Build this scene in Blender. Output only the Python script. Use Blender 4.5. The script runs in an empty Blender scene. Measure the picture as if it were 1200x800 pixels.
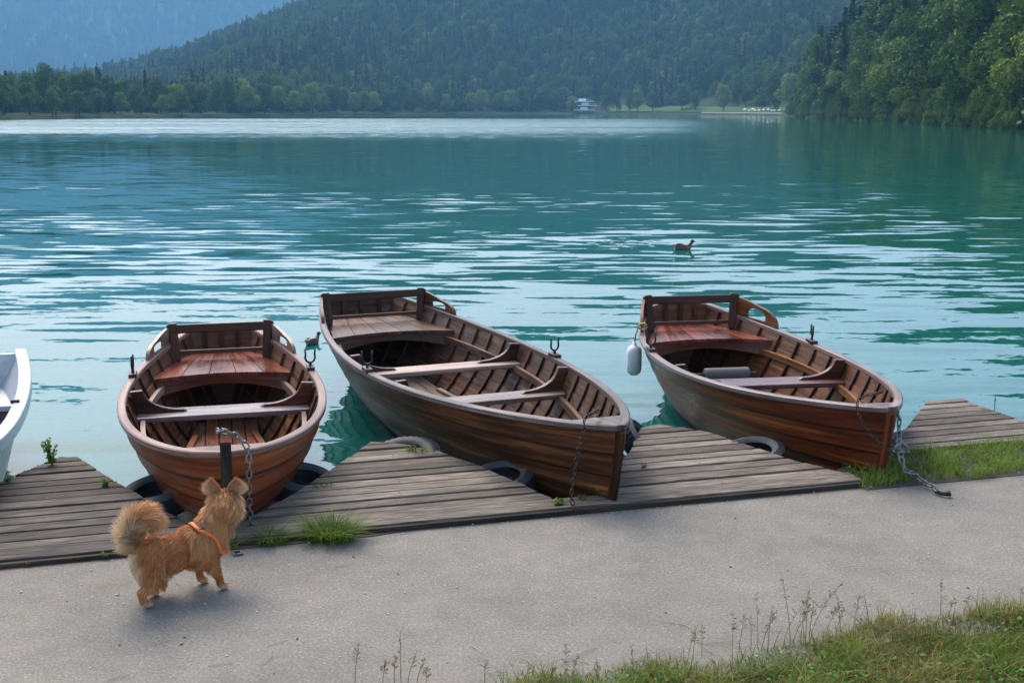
import bpy, bmesh, math, random
import numpy as np
from mathutils import Vector, Matrix, noise as mnoise

S = bpy.context.scene
COL = S.collection
R = math.radians
PI = math.pi
rng = np.random.default_rng(7)
random.seed(7)

# ------------------------------------------------------------------ camera, sky, sun, exposure
CAM_Z, PITCH = 2.0, 10.953
cam_d = bpy.data.cameras.new('camera')
cam = bpy.data.objects.new('camera', cam_d)
COL.objects.link(cam)
cam.location = (0, 0, CAM_Z)
cam.rotation_euler = (R(90 - PITCH), 0, 0)
cam_d.sensor_width = 36
cam_d.lens = 42
cam_d.clip_start = 0.05
cam_d.clip_end = 12000
S.camera = cam

SUN_EL, SUN_AZ = 48, -26          # azimuth from straight ahead, negative = to the left
W = bpy.data.worlds.new('World')
S.world = W
W.use_nodes = True
wn = W.node_tree
sky = wn.nodes.new('ShaderNodeTexSky')
sky.sky_type = 'NISHITA'
sky.sun_disc = False
sky.sun_elevation = R(SUN_EL)
sky.sun_rotation = R(SUN_AZ)
sky.air_density = 1.0
sky.dust_density = 3.2
sky.ozone_density = 1.6
hsv = wn.nodes.new('ShaderNodeHueSaturation')
hsv.inputs['Saturation'].default_value = 0.9
wn.links.new(sky.outputs[0], hsv.inputs['Color'])
wn.links.new(hsv.outputs[0], wn.nodes['Background'].inputs[0])
wn.nodes['Background'].inputs[1].default_value = 0.15

sun_d = bpy.data.lights.new('sun', 'SUN')
sun = bpy.data.objects.new('sun', sun_d)
COL.objects.link(sun)
sd = Vector((math.sin(R(SUN_AZ)) * math.cos(R(SUN_EL)), math.cos(R(SUN_AZ)) * math.cos(R(SUN_EL)), math.sin(R(SUN_EL))))
sun.rotation_euler = (-sd).to_track_quat('-Z', 'Y').to_euler()
sun.location = (-30, 40, 60)
sun_d.energy = 1.3
sun_d.angle = R(38)
sun_d.color = (1.0, 0.94, 0.85)

S.view_settings.view_transform = 'Standard'
S.view_settings.look = 'None'
S.view_settings.gamma = 1
S.view_settings.exposure = 1.3
S.view_settings.use_curve_mapping = False
S.cycles.use_denoising = True
S.cycles.max_bounces = 6
S.cycles.diffuse_bounces = 3
S.cycles.glossy_bounces = 3
S.cycles.transmission_bounces = 2
S.cycles.transparent_max_bounces = 6
S.cycles.volume_bounces = 1
S.cycles.caustics_reflective = False
S.cycles.caustics_refractive = False
S.cycles.sample_clamp_indirect = 6

WATER_Z = -0.30

# ------------------------------------------------------------------ node helpers
def new_mat(name):
    m = bpy.data.materials.new(name)
    m.use_nodes = True
    nt = m.node_tree
    return m, nt, nt.nodes['Principled BSDF']

def N(nt, typ, **kw):
    n = nt.nodes.new('ShaderNode' + typ)
    for k, v in kw.items():
        if k in n.inputs:
            n.inputs[k].default_value = v
        else:
            setattr(n, k, v)
    return n

def L(nt, a, b):
    nt.links.new(a, b)

def ramp(nt, src, stops, interp='LINEAR'):
    r = nt.nodes.new('ShaderNodeValToRGB')
    cr = r.color_ramp
    cr.interpolation = interp
    while len(cr.elements) < len(stops):
        cr.elements.new(0.5)
    for e, (p, c) in zip(cr.elements, stops):
        e.position = p
        e.color = (c, c, c, 1) if isinstance(c, (int, float)) else (*c, 1)
    L(nt, src, r.inputs[0])
    return r.outputs[0]

def mixc(nt, fac, a, b, mode='MIX'):
    m = nt.nodes.new('ShaderNodeMix')
    m.data_type = 'RGBA'
    m.blend_type = mode
    for i, v in ((0, fac), (6, a), (7, b)):
        if hasattr(v, 'links'):
            L(nt, v, m.inputs[i])
        elif i == 0:
            m.inputs[0].default_value = v
        else:
            m.inputs[i].default_value = (v, v, v, 1) if isinstance(v, (int, float)) else (*v, 1)
    return m.outputs[2]

def mth(nt, op, a, b=0.0, c=None):
    m = nt.nodes.new('ShaderNodeMath')
    m.operation = op
    for i, v in enumerate((a, b) if c is None else (a, b, c)):
        if hasattr(v, 'links'):
            L(nt, v, m.inputs[i])
        else:
            m.inputs[i].default_value = v
    return m.outputs[0]

def vmul(nt, vec, s):
    m = nt.nodes.new('ShaderNodeVectorMath')
    m.operation = 'MULTIPLY'
    L(nt, vec, m.inputs[0])
    m.inputs[1].default_value = s
    return m.outputs[0]

def noise_n(nt, vec, scale, detail=3, rough=0.55, dist=0.0):
    n = N(nt, 'TexNoise', Scale=scale, Detail=detail, Roughness=rough, Distortion=dist)
    if vec is not None:
        L(nt, vec, n.inputs['Vector'])
    return n

def bump(nt, bsdf, height, strength, dist):
    b = N(nt, 'Bump', Strength=strength, Distance=dist)
    L(nt, height, b.inputs['Height'])
    L(nt, b.outputs[0], bsdf.inputs['Normal'])

# ------------------------------------------------------------------ materials
def wood(name, dark, mid, light, rough=0.4, grain=(1.6, 38), wear=None, spec=0.5, patch=(0.62, 1.2), wear_lo=0.52, wear_hi=0.7, seam_shade=False):
    m, nt, b = new_mat(name)
    uv = N(nt, 'UVMap').outputs[0]
    tone = N(nt, 'Attribute', attribute_name='tone').outputs['Fac']
    off = N(nt, 'CombineXYZ')
    L(nt, mth(nt, 'MULTIPLY', tone, 37.0), off.inputs[0])
    L(nt, mth(nt, 'MULTIPLY', tone, 91.0), off.inputs[2])
    add = nt.nodes.new('ShaderNodeVectorMath')
    L(nt, uv, add.inputs[0]); L(nt, off.outputs[0], add.inputs[1])
    p = add.outputs[0]
    g = noise_n(nt, vmul(nt, p, (grain[0], grain[1], 1)), 1.0, 6, 0.62, 0.4).outputs[0]
    col = ramp(nt, g, [(0.28, dark), (0.5, mid), (0.72, light)])
    big = noise_n(nt, vmul(nt, p, (1.1, 3.5, 1)), 1.3, 4, 0.6).outputs[0]
    col = mixc(nt, 1.0, col, ramp(nt, big, [(0.25, patch[0]), (0.75, patch[1])]), 'MULTIPLY')
    col = mixc(nt, 1.0, col, ramp(nt, tone, [(0, 0.62), (1, 1.3)]), 'MULTIPLY')
    spots = noise_n(nt, vmul(nt, p, (14, 40, 1)), 1.0, 3, 0.7).outputs[0]
    col = mixc(nt, ramp(nt, spots, [(0.66, 0.0), (0.78, 0.55)]), col, (0.02, 0.017, 0.014))
    if seam_shade:  # caulk line at each plank lap, deepened as a painted lap shadow
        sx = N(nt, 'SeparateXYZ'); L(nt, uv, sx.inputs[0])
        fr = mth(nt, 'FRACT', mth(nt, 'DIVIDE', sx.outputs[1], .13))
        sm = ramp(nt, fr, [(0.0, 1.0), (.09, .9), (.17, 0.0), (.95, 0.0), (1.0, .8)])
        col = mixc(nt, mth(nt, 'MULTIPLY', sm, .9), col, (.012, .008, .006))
    rgh = ramp(nt, big, [(0.3, rough - 0.1), (0.7, rough + 0.14)])
    if wear:
        wm = noise_n(nt, vmul(nt, p, (2.2, 9, 1)), 1.0, 7, 0.68).outputs[0]
        wf = ramp(nt, wm, [(wear_lo, 0.0), (wear_hi, wear[1])])
        col = mixc(nt, wf, col, wear[0])
    L(nt, col, b.inputs['Base Color'])
    L(nt, rgh, b.inputs['Roughness'])
    b.inputs['Specular IOR Level'].default_value = spec * .55
    bump(nt, b, g, 0.45, 0.005)
    return m

def plain(name, c, rough=0.5, metal=0.0, var=0.25, scale=12, bumps=0.0):
    m, nt, b = new_mat(name)
    tc = N(nt, 'TexCoord').outputs['Object']
    n = noise_n(nt, tc, scale, 5, 0.65).outputs[0]
    col = ramp(nt, n, [(0.25, tuple(x * (1 - var) for x in c)), (0.75, tuple(min(1, x * (1 + var)) for x in c))])
    L(nt, col, b.inputs['Base Color'])
    L(nt, ramp(nt, n, [(0.3, max(0.05, rough - 0.1)), (0.7, min(1, rough + 0.1))]), b.inputs['Roughness'])
    b.inputs['Metallic'].default_value = metal
    if bumps:
        bump(nt, b, n, bumps, 0.01)
    return m

M = {}
# left boat: reddish varnished
M['hull_red'] = wood('hull_red', (.085, .020, .008), (.25, .060, .019), (.39, .115, .036), .36, (1.2, 30), ((.24, .17, .14), .4), .4, (.6, 1.2), .66, .78, seam_shade=True)
M['hull_brown'] = wood('hull_brown', (.013, .006, .003), (.075, .025, .009), (.24, .090, .026), .42, (1.6, 26), ((.14, .10, .075), .3), .35, (.4, 1.4), .60, .78, seam_shade=True)
M['hull_mahogany'] = wood('hull_mahogany', (.045, .009, .004), (.155, .032, .009), (.33, .105, .023), .34, (1.2, 24), ((.14, .08, .06), .25), .32, (.5, 1.3), .68, .8, seam_shade=True)
M['in_red'] = wood('inside_red', (.05, .02, .009), (.16, .062, .027), (.28, .12, .055), .42, (1.5, 30), ((.24, .18, .14), .4))
M['in_brown'] = wood('inside_brown', (.022, .011, .006), (.09, .040, .019), (.19, .095, .048), .45, (1.5, 30), ((.23, .19, .165), .55), .4, (.5, 1.25), .52, .70)
M['in_mahogany'] = wood('inside_mahogany', (.05, .017, .007), (.16, .060, .020), (.30, .13, .045), .40, (1.5, 30), ((.24, .17, .12), .35))
M['seat_red'] = wood('seat_red', (.055, .013, .007), (.16, .036, .019), (.25, .072, .040), .27, (1.4, 30), None, .5)
M['seat_brown'] = wood('seat_brown', (.028, .012, .007), (.10, .043, .023), (.18, .085, .050), .38, (1.4, 30), ((.18, .13, .11), .3))
M['dark_wood'] = wood('dark_varnished_wood', (.018, .008, .004), (.06, .024, .012), (.12, .05, .025), .38, (1.8, 30))
M['dark_red'] = wood('dark_mahogany_wood', (.022, .007, .004), (.07, .019, .010), (.125, .04, .018), .30, (1.8, 30))
M['floor_red'] = wood('floor_red', (.09, .03, .013), (.25, .090, .042), (.36, .15, .075), .26, (1.3, 24), ((.36, .30, .27), .5), .55)
M['floor_brown'] = wood('floor_brown', (.045, .028, .019), (.13, .083, .058), (.21, .15, .11), .4, (1.3, 24), ((.26, .225, .20), .5))
M['rail_pale'] = wood('rail_pale', (.10, .066, .056), (.21, .15, .135), (.32, .25, .235), .38, (1.2, 34), ((.10, .055, .042), .6), .45)
M['rail_peach'] = wood('rail_peach', (.14, .07, .05), (.27, .155, .12), (.38, .255, .21), .38, (1.2, 34), ((.11, .05, .032), .5), .4)
M['rail_grey'] = wood('rail_grey', (.045, .033, .027), (.125, .092, .08), (.24, .195, .175), .42, (1.2, 34), ((.06, .034, .024), .75), .4)
M['thwart_pale'] = wood('thwart_pale', (.14, .09, .06), (.30, .20, .145), (.42, .31, .245), .36, (1.4, 30), ((.12, .06, .035), .6), .5)
M['thwart_silver'] = wood('thwart_silver', (.13, .09, .085), (.25, .185, .18), (.36, .29, .29), .26, (1.4, 30), ((.13, .055, .04), .5), .65)
M['thwart_red'] = wood('thwart_red', (.08, .028, .024), (.18, .075, .065), (.30, .17, .16), .26, (1.4, 30), None, .65)
M['deck'] = wood('weathered_planks', (.048, .038, .029), (.160, .131, .104), (.295, .250, .205), .85, (5.5, 70), ((.06, .052, .043), .75), .2, (.6, 1.25), .52, .66)
M['deck_dark'] = wood('weathered_planks_dark', (.038, .031, .025), (.112, .093, .078), (.205, .173, .15), .85, (5.5, 70), ((.045, .038, .032), .75), .2, (.6, 1.25), .52, .66)
M['deck_edge'] = wood('dark_edge_board', (.02, .016, .012), (.055, .042, .032), (.11, .085, .065), .85, (2.2, 20), ((.05, .06, .025), .6), .2)
M['rubber'] = plain('tyre_rubber', (.036, .038, .043), .65, 0, .35, 30, .3)
M['iron'] = plain('rusty_iron', (.05, .036, .03), .55, .6, .5, 60, .4)
M['steel'] = plain('galvanised_steel', (.20, .195, .19), .42, .75, .45, 50, .3)
M['dark_iron'] = plain('dark_iron', (.018, .016, .018), .45, .5, .4, 50)
M['fender'] = plain('white_vinyl', (.82, .79, .75), .4, 0, .14, 14)
M['grey_foam'] = plain('grey_foam', (.105, .094, .086), .75, 0, .2, 20)
M['rope'] = plain('yellow_rope', (.34, .22, .09), .85, 0, .35, 80)
M['fibre_white'] = plain('white_fibreglass', (.43, .47, .47), .32, 0, .2, 9)
M['fibre_inside'] = plain('grey_fibreglass', (.36, .37, .39), .45, 0, .15, 6)
M['white_paint'] = plain('white_paint', (.8, .8, .78), .5, 0, .06, 3)
M['house_grey'] = plain('grey_glazing', (.10, .12, .14), .3, 0, .2, 3)  # dark grey of the bathing house's glazed rooms and posts
M['sand'] = plain('beach_gravel', (.24, .23, .20), .9, 0, .2, .3)
M['soil'] = plain('soil', (.055, .045, .03), .95, 0, .5, 20, .6)
M['stone'] = plain('quay_stone', (.10, .10, .085), .9, 0, .4, 8, .6)
M['bark'] = plain('bark', (.055, .042, .032), .9, 0, .35, 4)
M['orange'] = plain('orange_webbing', (.75, .16, .02), .55, 0, .12, 60)
M['pebble'] = plain('pebble', (.45, .43, .40), .85, 0, .25, 20)
M['straw'] = plain('straw', (.40, .33, .20), .8, 0, .3, 9)
M['red_paint'] = plain('red_paint', (.5, .05, .05), .5, 0, .1, 3)
M['bill'] = plain('duck_bill', (.33, .2, .05), .5, 0, .2, 90)

def mat_path():
    m, nt, b = new_mat('concrete_path')
    p = N(nt, 'NewGeometry').outputs['Position']
    fine = noise_n(nt, p, 85, 5, 0.8).outputs[0]
    agg = N(nt, 'TexVoronoi', Scale=150.0); L(nt, p, agg.inputs['Vector'])
    mid = noise_n(nt, p, 6.5, 6, 0.62).outputs[0]
    big = noise_n(nt, p, 0.9, 5, 0.6, 0.5).outputs[0]
    col = ramp(nt, fine, [(0.3, (.105, .094, .077)), (0.5, (.192, .174, .147)), (0.70, (.30, .275, .238))])
    col = mixc(nt, 1, col, ramp(nt, mid, [(0.28, .86), (0.72, 1.10)]), 'MULTIPLY')
    col = mixc(nt, 1, col, ramp(nt, big, [(0.3, (.80, .81, .82)), (0.7, (1.14, 1.12, 1.08))]), 'MULTIPLY')
    sp = ramp(nt, agg.outputs['Color'], [(0.84, 0.0), (0.88, 0.24)])
    col = mixc(nt, sp, col, (.5, .48, .45))
    sp2 = ramp(nt, noise_n(nt, p, 95, 2, .5).outputs[0], [(0.68, 0.0), (0.74, 0.6)])
    col = mixc(nt, sp2, col, (.09, .082, .072))
    # reddish chalk-like stain on the paving
    st = ramp(nt, noise_n(nt, p, 1.7, 5, .7).outputs[0], [(0.60, 0.0), (0.74, 0.35)])
    col = mixc(nt, st, col, (.30, .215, .19))
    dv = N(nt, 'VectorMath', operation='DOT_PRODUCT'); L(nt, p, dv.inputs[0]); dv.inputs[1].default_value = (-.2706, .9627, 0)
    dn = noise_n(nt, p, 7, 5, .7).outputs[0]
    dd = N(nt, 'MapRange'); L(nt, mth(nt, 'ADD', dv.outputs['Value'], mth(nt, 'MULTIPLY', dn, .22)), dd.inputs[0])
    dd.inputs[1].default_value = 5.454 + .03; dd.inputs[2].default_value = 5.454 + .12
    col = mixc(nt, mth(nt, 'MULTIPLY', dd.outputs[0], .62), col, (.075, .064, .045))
    wp = noise_n(nt, p, 2.5, 4, .6); wv = nt.nodes.new('ShaderNodeVectorMath'); wv.operation = 'MULTIPLY_ADD'
    L(nt, wp.outputs['Color'], wv.inputs[0]); wv.inputs[1].default_value = (.5, .5, 0); L(nt, p, wv.inputs[2])
    cr = N(nt, 'TexVoronoi', Scale=.62, feature='DISTANCE_TO_EDGE'); L(nt, wv.outputs[0], cr.inputs['Vector'])
    ck = ramp(nt, cr.outputs['Distance'], [(0.0, 1.0), (.002, .8), (.004, 0.0)])
    ckm = ramp(nt, noise_n(nt, p, .8, 2, .5).outputs[0], [(.50, 0.0), (.64, .20)])
    col = mixc(nt, mth(nt, 'MULTIPLY', ck, ckm), col, (.06, .053, .043))
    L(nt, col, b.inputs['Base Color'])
    b.inputs['Roughness'].default_value = .9
    b.inputs['Specular IOR Level'].default_value = .25
    bump(nt, b, mth(nt, 'ADD', fine, mid), .5, .006)
    return m
M['path'] = mat_path()

def mat_ground(name, a, b_, sc):
    m, nt, b = new_mat(name)
    p = N(nt, 'NewGeometry').outputs['Position']
    n1 = noise_n(nt, p, sc, 7, 0.65).outputs[0]
    L(nt, ramp(nt, n1, [(0.3, a), (0.7, b_)]), b.inputs['Base Color'])
    b.inputs['Roughness'].default_value = .95
    b.inputs['Specular IOR Level'].default_value = .1
    return m
M['turf'] = mat_ground('turf', (.025, .035, .01), (.085, .085, .03), 9)
M['meadow'] = mat_ground('meadow', (.035, .075, .018), (.075, .115, .03), .08)
M['hill_floor'] = mat_ground('forest_floor', (.012, .025, .01), (.035, .055, .018), .05)
M['mountain_floor'] = mat_ground('mountain_floor', (.015, .035, .015), (.05, .085, .03), .012)

def leaf_mat(name, dark, light, hue=0.5, transl=0.25, rand='object'):
    m, nt, b = new_mat(name)
    tone = N(nt, 'Attribute', attribute_name='tone').outputs['Fac']
    oi = N(nt, 'ObjectInfo').outputs['Random']
    col = ramp(nt, tone, [(0, dark), (1, light)])
    if rand == 'object':
        col = mixc(nt, 1, col, ramp(nt, oi, [(0, (.62, .74, .72)), (.35, (.92, 1.0, .85)), (.7, (1.12, 1.1, .9)), (1, (1.35, 1.2, .85))]), 'MULTIPLY')
    L(nt, col, b.inputs['Base Color'])
    b.inputs['Roughness'].default_value = .55
    b.inputs['Specular IOR Level'].default_value = .06
    tr = N(nt, 'BsdfTranslucent')
    L(nt, mixc(nt, 1, col, (1.25, 1.35, .7), 'MULTIPLY'), tr.inputs[0])
    mx = nt.nodes.new('ShaderNodeMixShader')
    mx.inputs[0].default_value = transl
    L(nt, b.outputs[0], mx.inputs[1]); L(nt, tr.outputs[0], mx.inputs[2])
    L(nt, mx.outputs[0], nt.nodes['Material Output'].inputs[0])
    return m
M['leaf'] = leaf_mat('broadleaf_foliage', (.024, .054, .011), (.10, .155, .028))
M['leaf_pale'] = leaf_mat('pale_foliage', (.075, .115, .024), (.23, .27, .065))
M['needle'] = leaf_mat('needles', (.012, .032, .014), (.042, .080, .026), transl=.1)
M['grass'] = leaf_mat('grass_blades', (.045, .085, .014), (.21, .29, .055), transl=.3, rand='no')
M['grass_dry'] = leaf_mat('dry_grass', (.11, .07, .028), (.34, .25, .11), transl=.2, rand='no')
M['seed'] = leaf_mat('seed_heads', (.20, .14, .06), (.46, .36, .19), transl=.2, rand='no')
M['weed'] = leaf_mat('weed_leaves', (.05, .10, .02), (.16, .27, .06), transl=.3, rand='no')

def mat_fur(name):
    m, nt, b = new_mat(name)
    a = N(nt, 'Attribute', attribute_name='fur').outputs['Color']
    L(nt, a, b.inputs['Base Color'])
    b.inputs['Roughness'].default_value = .6
    b.inputs['Specular IOR Level'].default_value = .3
    b.inputs['Sheen Weight'].default_value = .15
    return m
M['fur'] = mat_fur('tan_fur')

def mat_water():
    m, nt, b = new_mat('lake_water')
    p = N(nt, 'NewGeometry').outputs['Position']
    sep = N(nt, 'SeparateXYZ'); L(nt, p, sep.inputs[0])
    X, Y = sep.outputs[0], sep.outputs[1]
    # ripples: random slopes, crests longer across the view than along it
    def slopes(scale, sx, sy, det, rough=.5, dist=0.):
        nn = noise_n(nt, vmul(nt, p, (sx, sy, 1)), scale, det, rough, dist)
        v = nt.nodes.new('ShaderNodeVectorMath'); v.operation = 'SUBTRACT'
        L(nt, nn.outputs['Color'], v.inputs[0]); v.inputs[1].default_value = (.5, .5, .5)
        return v.outputs[0]
    def sc(v, s):
        q = nt.nodes.new('ShaderNodeVectorMath'); q.operation = 'SCALE'
        L(nt, v, q.inputs[0])
        if hasattr(s, 'links'): L(nt, s, q.inputs['Scale'])
        else: q.inputs['Scale'].default_value = s
        return q.outputs[0]
    def addv(a, c):
        q = nt.nodes.new('ShaderNodeVectorMath'); L(nt, a, q.inputs[0]); L(nt, c, q.inputs[1]); return q.outputs[0]
    patch = noise_n(nt, vmul(nt, p, (.10, .22, 1)), 1.0, 2, .5).outputs[0]
    near = N(nt, 'MapRange', interpolation_type='SMOOTHSTEP'); L(nt, Y, near.inputs[0])
    near.inputs[1].default_value = 17; near.inputs[2].default_value = 46
    near.inputs[3].default_value = 1.0; near.inputs[4].default_value = 0.28
    pat = ramp(nt, patch, [(.32, .45), (.68, 1.25)])
    amp1 = mth(nt, 'MULTIPLY', near.outputs[0], pat)
    w1 = addv(sc(slopes(2.15, .33, 1.5, 1.2, .4, .3), mth(nt, 'MULTIPLY', amp1, .25)), sc(slopes(.55, .6, 1.4, 1.0, .4, .2), mth(nt, 'MULTIPLY', amp1, .10)))
    near2 = N(nt, 'MapRange', interpolation_type='SMOOTHSTEP'); L(nt, Y, near2.inputs[0])
    near2.inputs[1].default_value = 9; near2.inputs[2].default_value = 20; near2.inputs[3].default_value = 1.0; near2.inputs[4].default_value = 0.2
    w2 = sc(slopes(3.6, .42, 1.4, 1.2), mth(nt, 'MULTIPLY', amp1, .125))
    w3 = sc(slopes(14, .7, 1.3, 2.0), mth(nt, 'MULTIPLY', near2.outputs[0], .075))
    # the breeze far out on the lake
    f1 = N(nt, 'MapRange', interpolation_type='SMOOTHSTEP'); L(nt, Y, f1.inputs[0])
    f1.inputs[1].default_value = 72; f1.inputs[2].default_value = 140
    f2 = N(nt, 'MapRange', interpolation_type='SMOOTHSTEP'); L(nt, Y, f2.inputs[0])
    f2.inputs[1].default_value = 300; f2.inputs[2].default_value = 360; f2.inputs[3].default_value = 1; f2.inputs[4].default_value = 0
    fx = N(nt, 'MapRange', interpolation_type='SMOOTHSTEP'); L(nt, mth(nt, 'DIVIDE', X, Y), fx.inputs[0])
    fx.inputs[1].default_value = .08; fx.inputs[2].default_value = .22; fx.inputs[3].default_value = 1; fx.inputs[4].default_value = 0
    gust = ramp(nt, noise_n(nt, vmul(nt, p, (.012, .10, 1)), 1.0, 5, .65).outputs[0], [(.28, .3), (.6, 1.0)])
    far = mth(nt, 'MULTIPLY', mth(nt, 'MULTIPLY', f1.outputs[0], f2.outputs[0]), mth(nt, 'MULTIPLY', fx.outputs[0], gust))
    w4 = sc(slopes(.9, .6, 1.0, 3.0, .6), mth(nt, 'MULTIPLY', far, 1.15))
    # churned water behind the swimming duck
    wk = N(nt, 'VectorMath', operation='DISTANCE'); L(nt, vmul(nt, p, (1, .8, 0)), wk.inputs[0]); wk.inputs[1].default_value = (2.0, 16.7, 0)
    wkm = N(nt, 'MapRange', interpolation_type='SMOOTHSTEP'); L(nt, wk.outputs['Value'], wkm.inputs[0])
    wkm.inputs[1].default_value = .25; wkm.inputs[2].default_value = 1.0; wkm.inputs[3].default_value = 1.0; wkm.inputs[4].default_value = 0.0
    w5 = sc(slopes(4.5, .8, 1.2, 2.5), mth(nt, 'MULTIPLY', wkm.outputs[0], .45))
    tot = addv(addv(addv(w1, w2), addv(w3, w4)), w5)
    flat = vmul(nt, tot, (1, 1, 0))
    up = nt.nodes.new('ShaderNodeVectorMath'); L(nt, flat, up.inputs[0]); up.inputs[1].default_value = (0, 0, 1)
    nz = nt.nodes.new('ShaderNodeVectorMath'); nz.operation = 'NORMALIZE'; L(nt, up.outputs[0], nz.inputs[0])
    L(nt, nz.outputs[0], b.inputs['Normal'])
    b.inputs['Base Color'].default_value = (.0012, .096, .078, 1)
    b.inputs['IOR'].default_value = 1.333
    L(nt, mth(nt, 'ADD', mth(nt, 'MULTIPLY', far, .22), .03), b.inputs['Roughness'])
    return m
M['water'] = mat_water()

# ------------------------------------------------------------------ mesh helpers
class MB:
    """collects shapes, then links them as one mesh object"""
    def __init__(s):
        s.v, s.f, s.uv, s.tone, s.mi = [], [], [], [], []
    def add(s, verts, faces, uvs=None, tone=None, mi=0):
        o = len(s.v)
        s.v += [tuple(v) for v in verts]
        t = random.random() if tone is None else tone
        for k, f in enumerate(faces):
            s.f.append([i + o for i in f])
            s.uv.append(uvs[k] if uvs else [(verts[i][1], verts[i][0] + verts[i][2]) for i in f])
            s.tone.append(t); s.mi.append(mi)
    def box(s, c, size, rot=None, tone=None, mi=0):
        hx, hy, hz = size[0] / 2, size[1] / 2, size[2] / 2
        P = [(x * hx, y * hy, z * hz) for x in (-1, 1) for y in (-1, 1) for z in (-1, 1)]
        F = [(0, 1, 3, 2), (4, 6, 7, 5), (0, 4, 5, 1), (2, 3, 7, 6), (0, 2, 6, 4), (1, 5, 7, 3)]
        ax = max(range(3), key=lambda i: size[i])
        o = [i for i in range(3) if i != ax]
        UV = [[(P[i][ax], P[i][o[0]] + P[i][o[1]] * 1.3) for i in f] for f in F]
        m = rot if rot is not None else Matrix.Identity(3)
        cv = Vector(c)
        s.add([m @ Vector(p) + cv for p in P], F, UV, tone, mi)
    def prism(s, poly, to3, h0, h1, tone=None, uvf=None, mi=0):
        """poly: 2-D outline, to3(u, v, h) -> point"""
        n = len(poly)
        V = [to3(u, v, h0) for u, v in poly] + [to3(u, v, h1) for u, v in poly]
        F = [list(range(n))[::-1], list(range(n, 2 * n))] + [[i, (i + 1) % n, n + (i + 1) % n, n + i] for i in range(n)]
        uvf = uvf or (lambda u, v, h: (u, v))
        T = [uvf(u, v, h0) for u, v in poly] + [uvf(u, v, h1 - 0.0 + abs(h1 - h0)) for u, v in poly]
        for k in range(n):
            T[n + k] = (T[k][0], T[k][1] + abs(h1 - h0))
        s.add(V, F, [[T[i] for i in f] for f in F], tone, mi)
    def grid(s, rows, uvrows=None, close=False, tone=None, mi=0, flip=False):
        nr, nc = len(rows), len(rows[0])
        V = [p for r in rows for p in r]
        F, U = [], []
        for i in range(nr - 1):
            for j in range(nc - (0 if close else 1)):
                q = [i * nc + j, i * nc + (j + 1) % nc, (i + 1) * nc + (j + 1) % nc, (i + 1) * nc + j]
                if uvrows:
                    u = [uvrows[i][j], uvrows[i][(j + 1) % nc], uvrows[i + 1][(j + 1) % nc], uvrows[i + 1][j]]
                else:
                    u = None
                if flip:
                    q = q[::-1]; u = u[::-1] if u else None
                F.append(q); U.append(u)
        s.add(V, F, U if uvrows else None, tone, mi)
    def tube(s, pts, rad, n=8, caps=True, tone=None, mi=0):
        pts = [Vector(p) for p in pts]
        rads = rad if isinstance(rad, (list, tuple)) else [rad] * len(pts)
        up = Vector((0, 0, 1))
        rows, uvs, acc = [], [], 0
        prev = None
        for i, p in enumerate(pts):
            t = (pts[min(i + 1, len(pts) - 1)] - pts[max(i - 1, 0)]).normalized()
            a = prev if prev is not None else (Vector((1, 0, 0)) if abs(t.z) > .9 else up)
            a = (a - t * a.dot(t)).normalized()
            prev = a
            b = t.cross(a)
            if i: acc += (p - pts[i - 1]).length
            rows.append([p + (a * math.cos(2 * PI * k / n) + b * math.sin(2 * PI * k / n)) * rads[i] for k in range(n)])
            uvs.append([(acc, k / n * 2 * PI * rads[i]) for k in range(n)])
        s.grid(rows, uvs, True, tone, mi)
        if caps:
            o = len(s.v) - len(pts) * n
            s.f.append([o + k for k in range(n)][::-1]); s.uv.append([uvs[0][k] for k in range(n)][::-1]); s.tone.append(s.tone[-1]); s.mi.append(mi)
            e = len(s.v) - n
            s.f.append([e + k for k in range(n)]); s.uv.append(list(uvs[-1])); s.tone.append(s.tone[-1]); s.mi.append(mi)
    def sweep(s, pts, frames, prof, tone=None, mi=0):
        """prof: list of (a, b) in each frame's (A, B) axes, closed; ends capped"""
        rows, uvs, acc = [], [], 0
        per = [0]
        for k in range(len(prof)):
            a, b = prof[k], prof[(k + 1) % len(prof)]
            per.append(per[-1] + math.hypot(a[0] - b[0], a[1] - b[1]))
        for i, p in enumerate(pts):
            if i: acc += (Vector(p) - Vector(pts[i - 1])).length
            A, B = frames[i]
            rows.append([Vector(p) + A * a + B * b for a, b in prof])
            uvs.append([(acc, per[k]) for k in range(len(prof))])
        o = len(s.v)
        s.grid(rows, uvs, True, tone, mi)
        n = len(prof)
        t = s.tone[-1]
        s.f.append([o + k for k in range(n)][::-1]); s.uv.append([(0, per[k]) for k in range(n)][::-1]); s.tone.append(t); s.mi.append(mi)
        e = len(s.v) - n
        s.f.append([e + k for k in range(n)]); s.uv.append([(acc, per[k]) for k in range(n)]); s.tone.append(t); s.mi.append(mi)
    def build(s, name, mat, parent=None, smooth=False, bevel=0.0, recalc=True):
        me = bpy.data.meshes.new(name)
        me.from_pydata([tuple(v) for v in s.v], [], s.f)
        uvl = me.uv_layers.new(name='UVMap')
        flat = np.array([c for f in s.uv for q in f for c in q], dtype=np.float32)
        uvl.data.foreach_set('uv', flat)
        at = me.attributes.new('tone', 'FLOAT', 'FACE')
        at.data.foreach_set('value', np.array(s.tone, dtype=np.float32))
        mats = mat if isinstance(mat, (list, tuple)) else [mat]
        for m in mats: me.materials.append(m)
        if len(mats) > 1:
            me.polygons.foreach_set('material_index', np.array(s.mi, dtype=np.int32))
        if recalc:
            bm = bmesh.new(); bm.from_mesh(me)
            bmesh.ops.recalc_face_normals(bm, faces=bm.faces)
            bm.to_mesh(me); bm.free()
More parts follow.
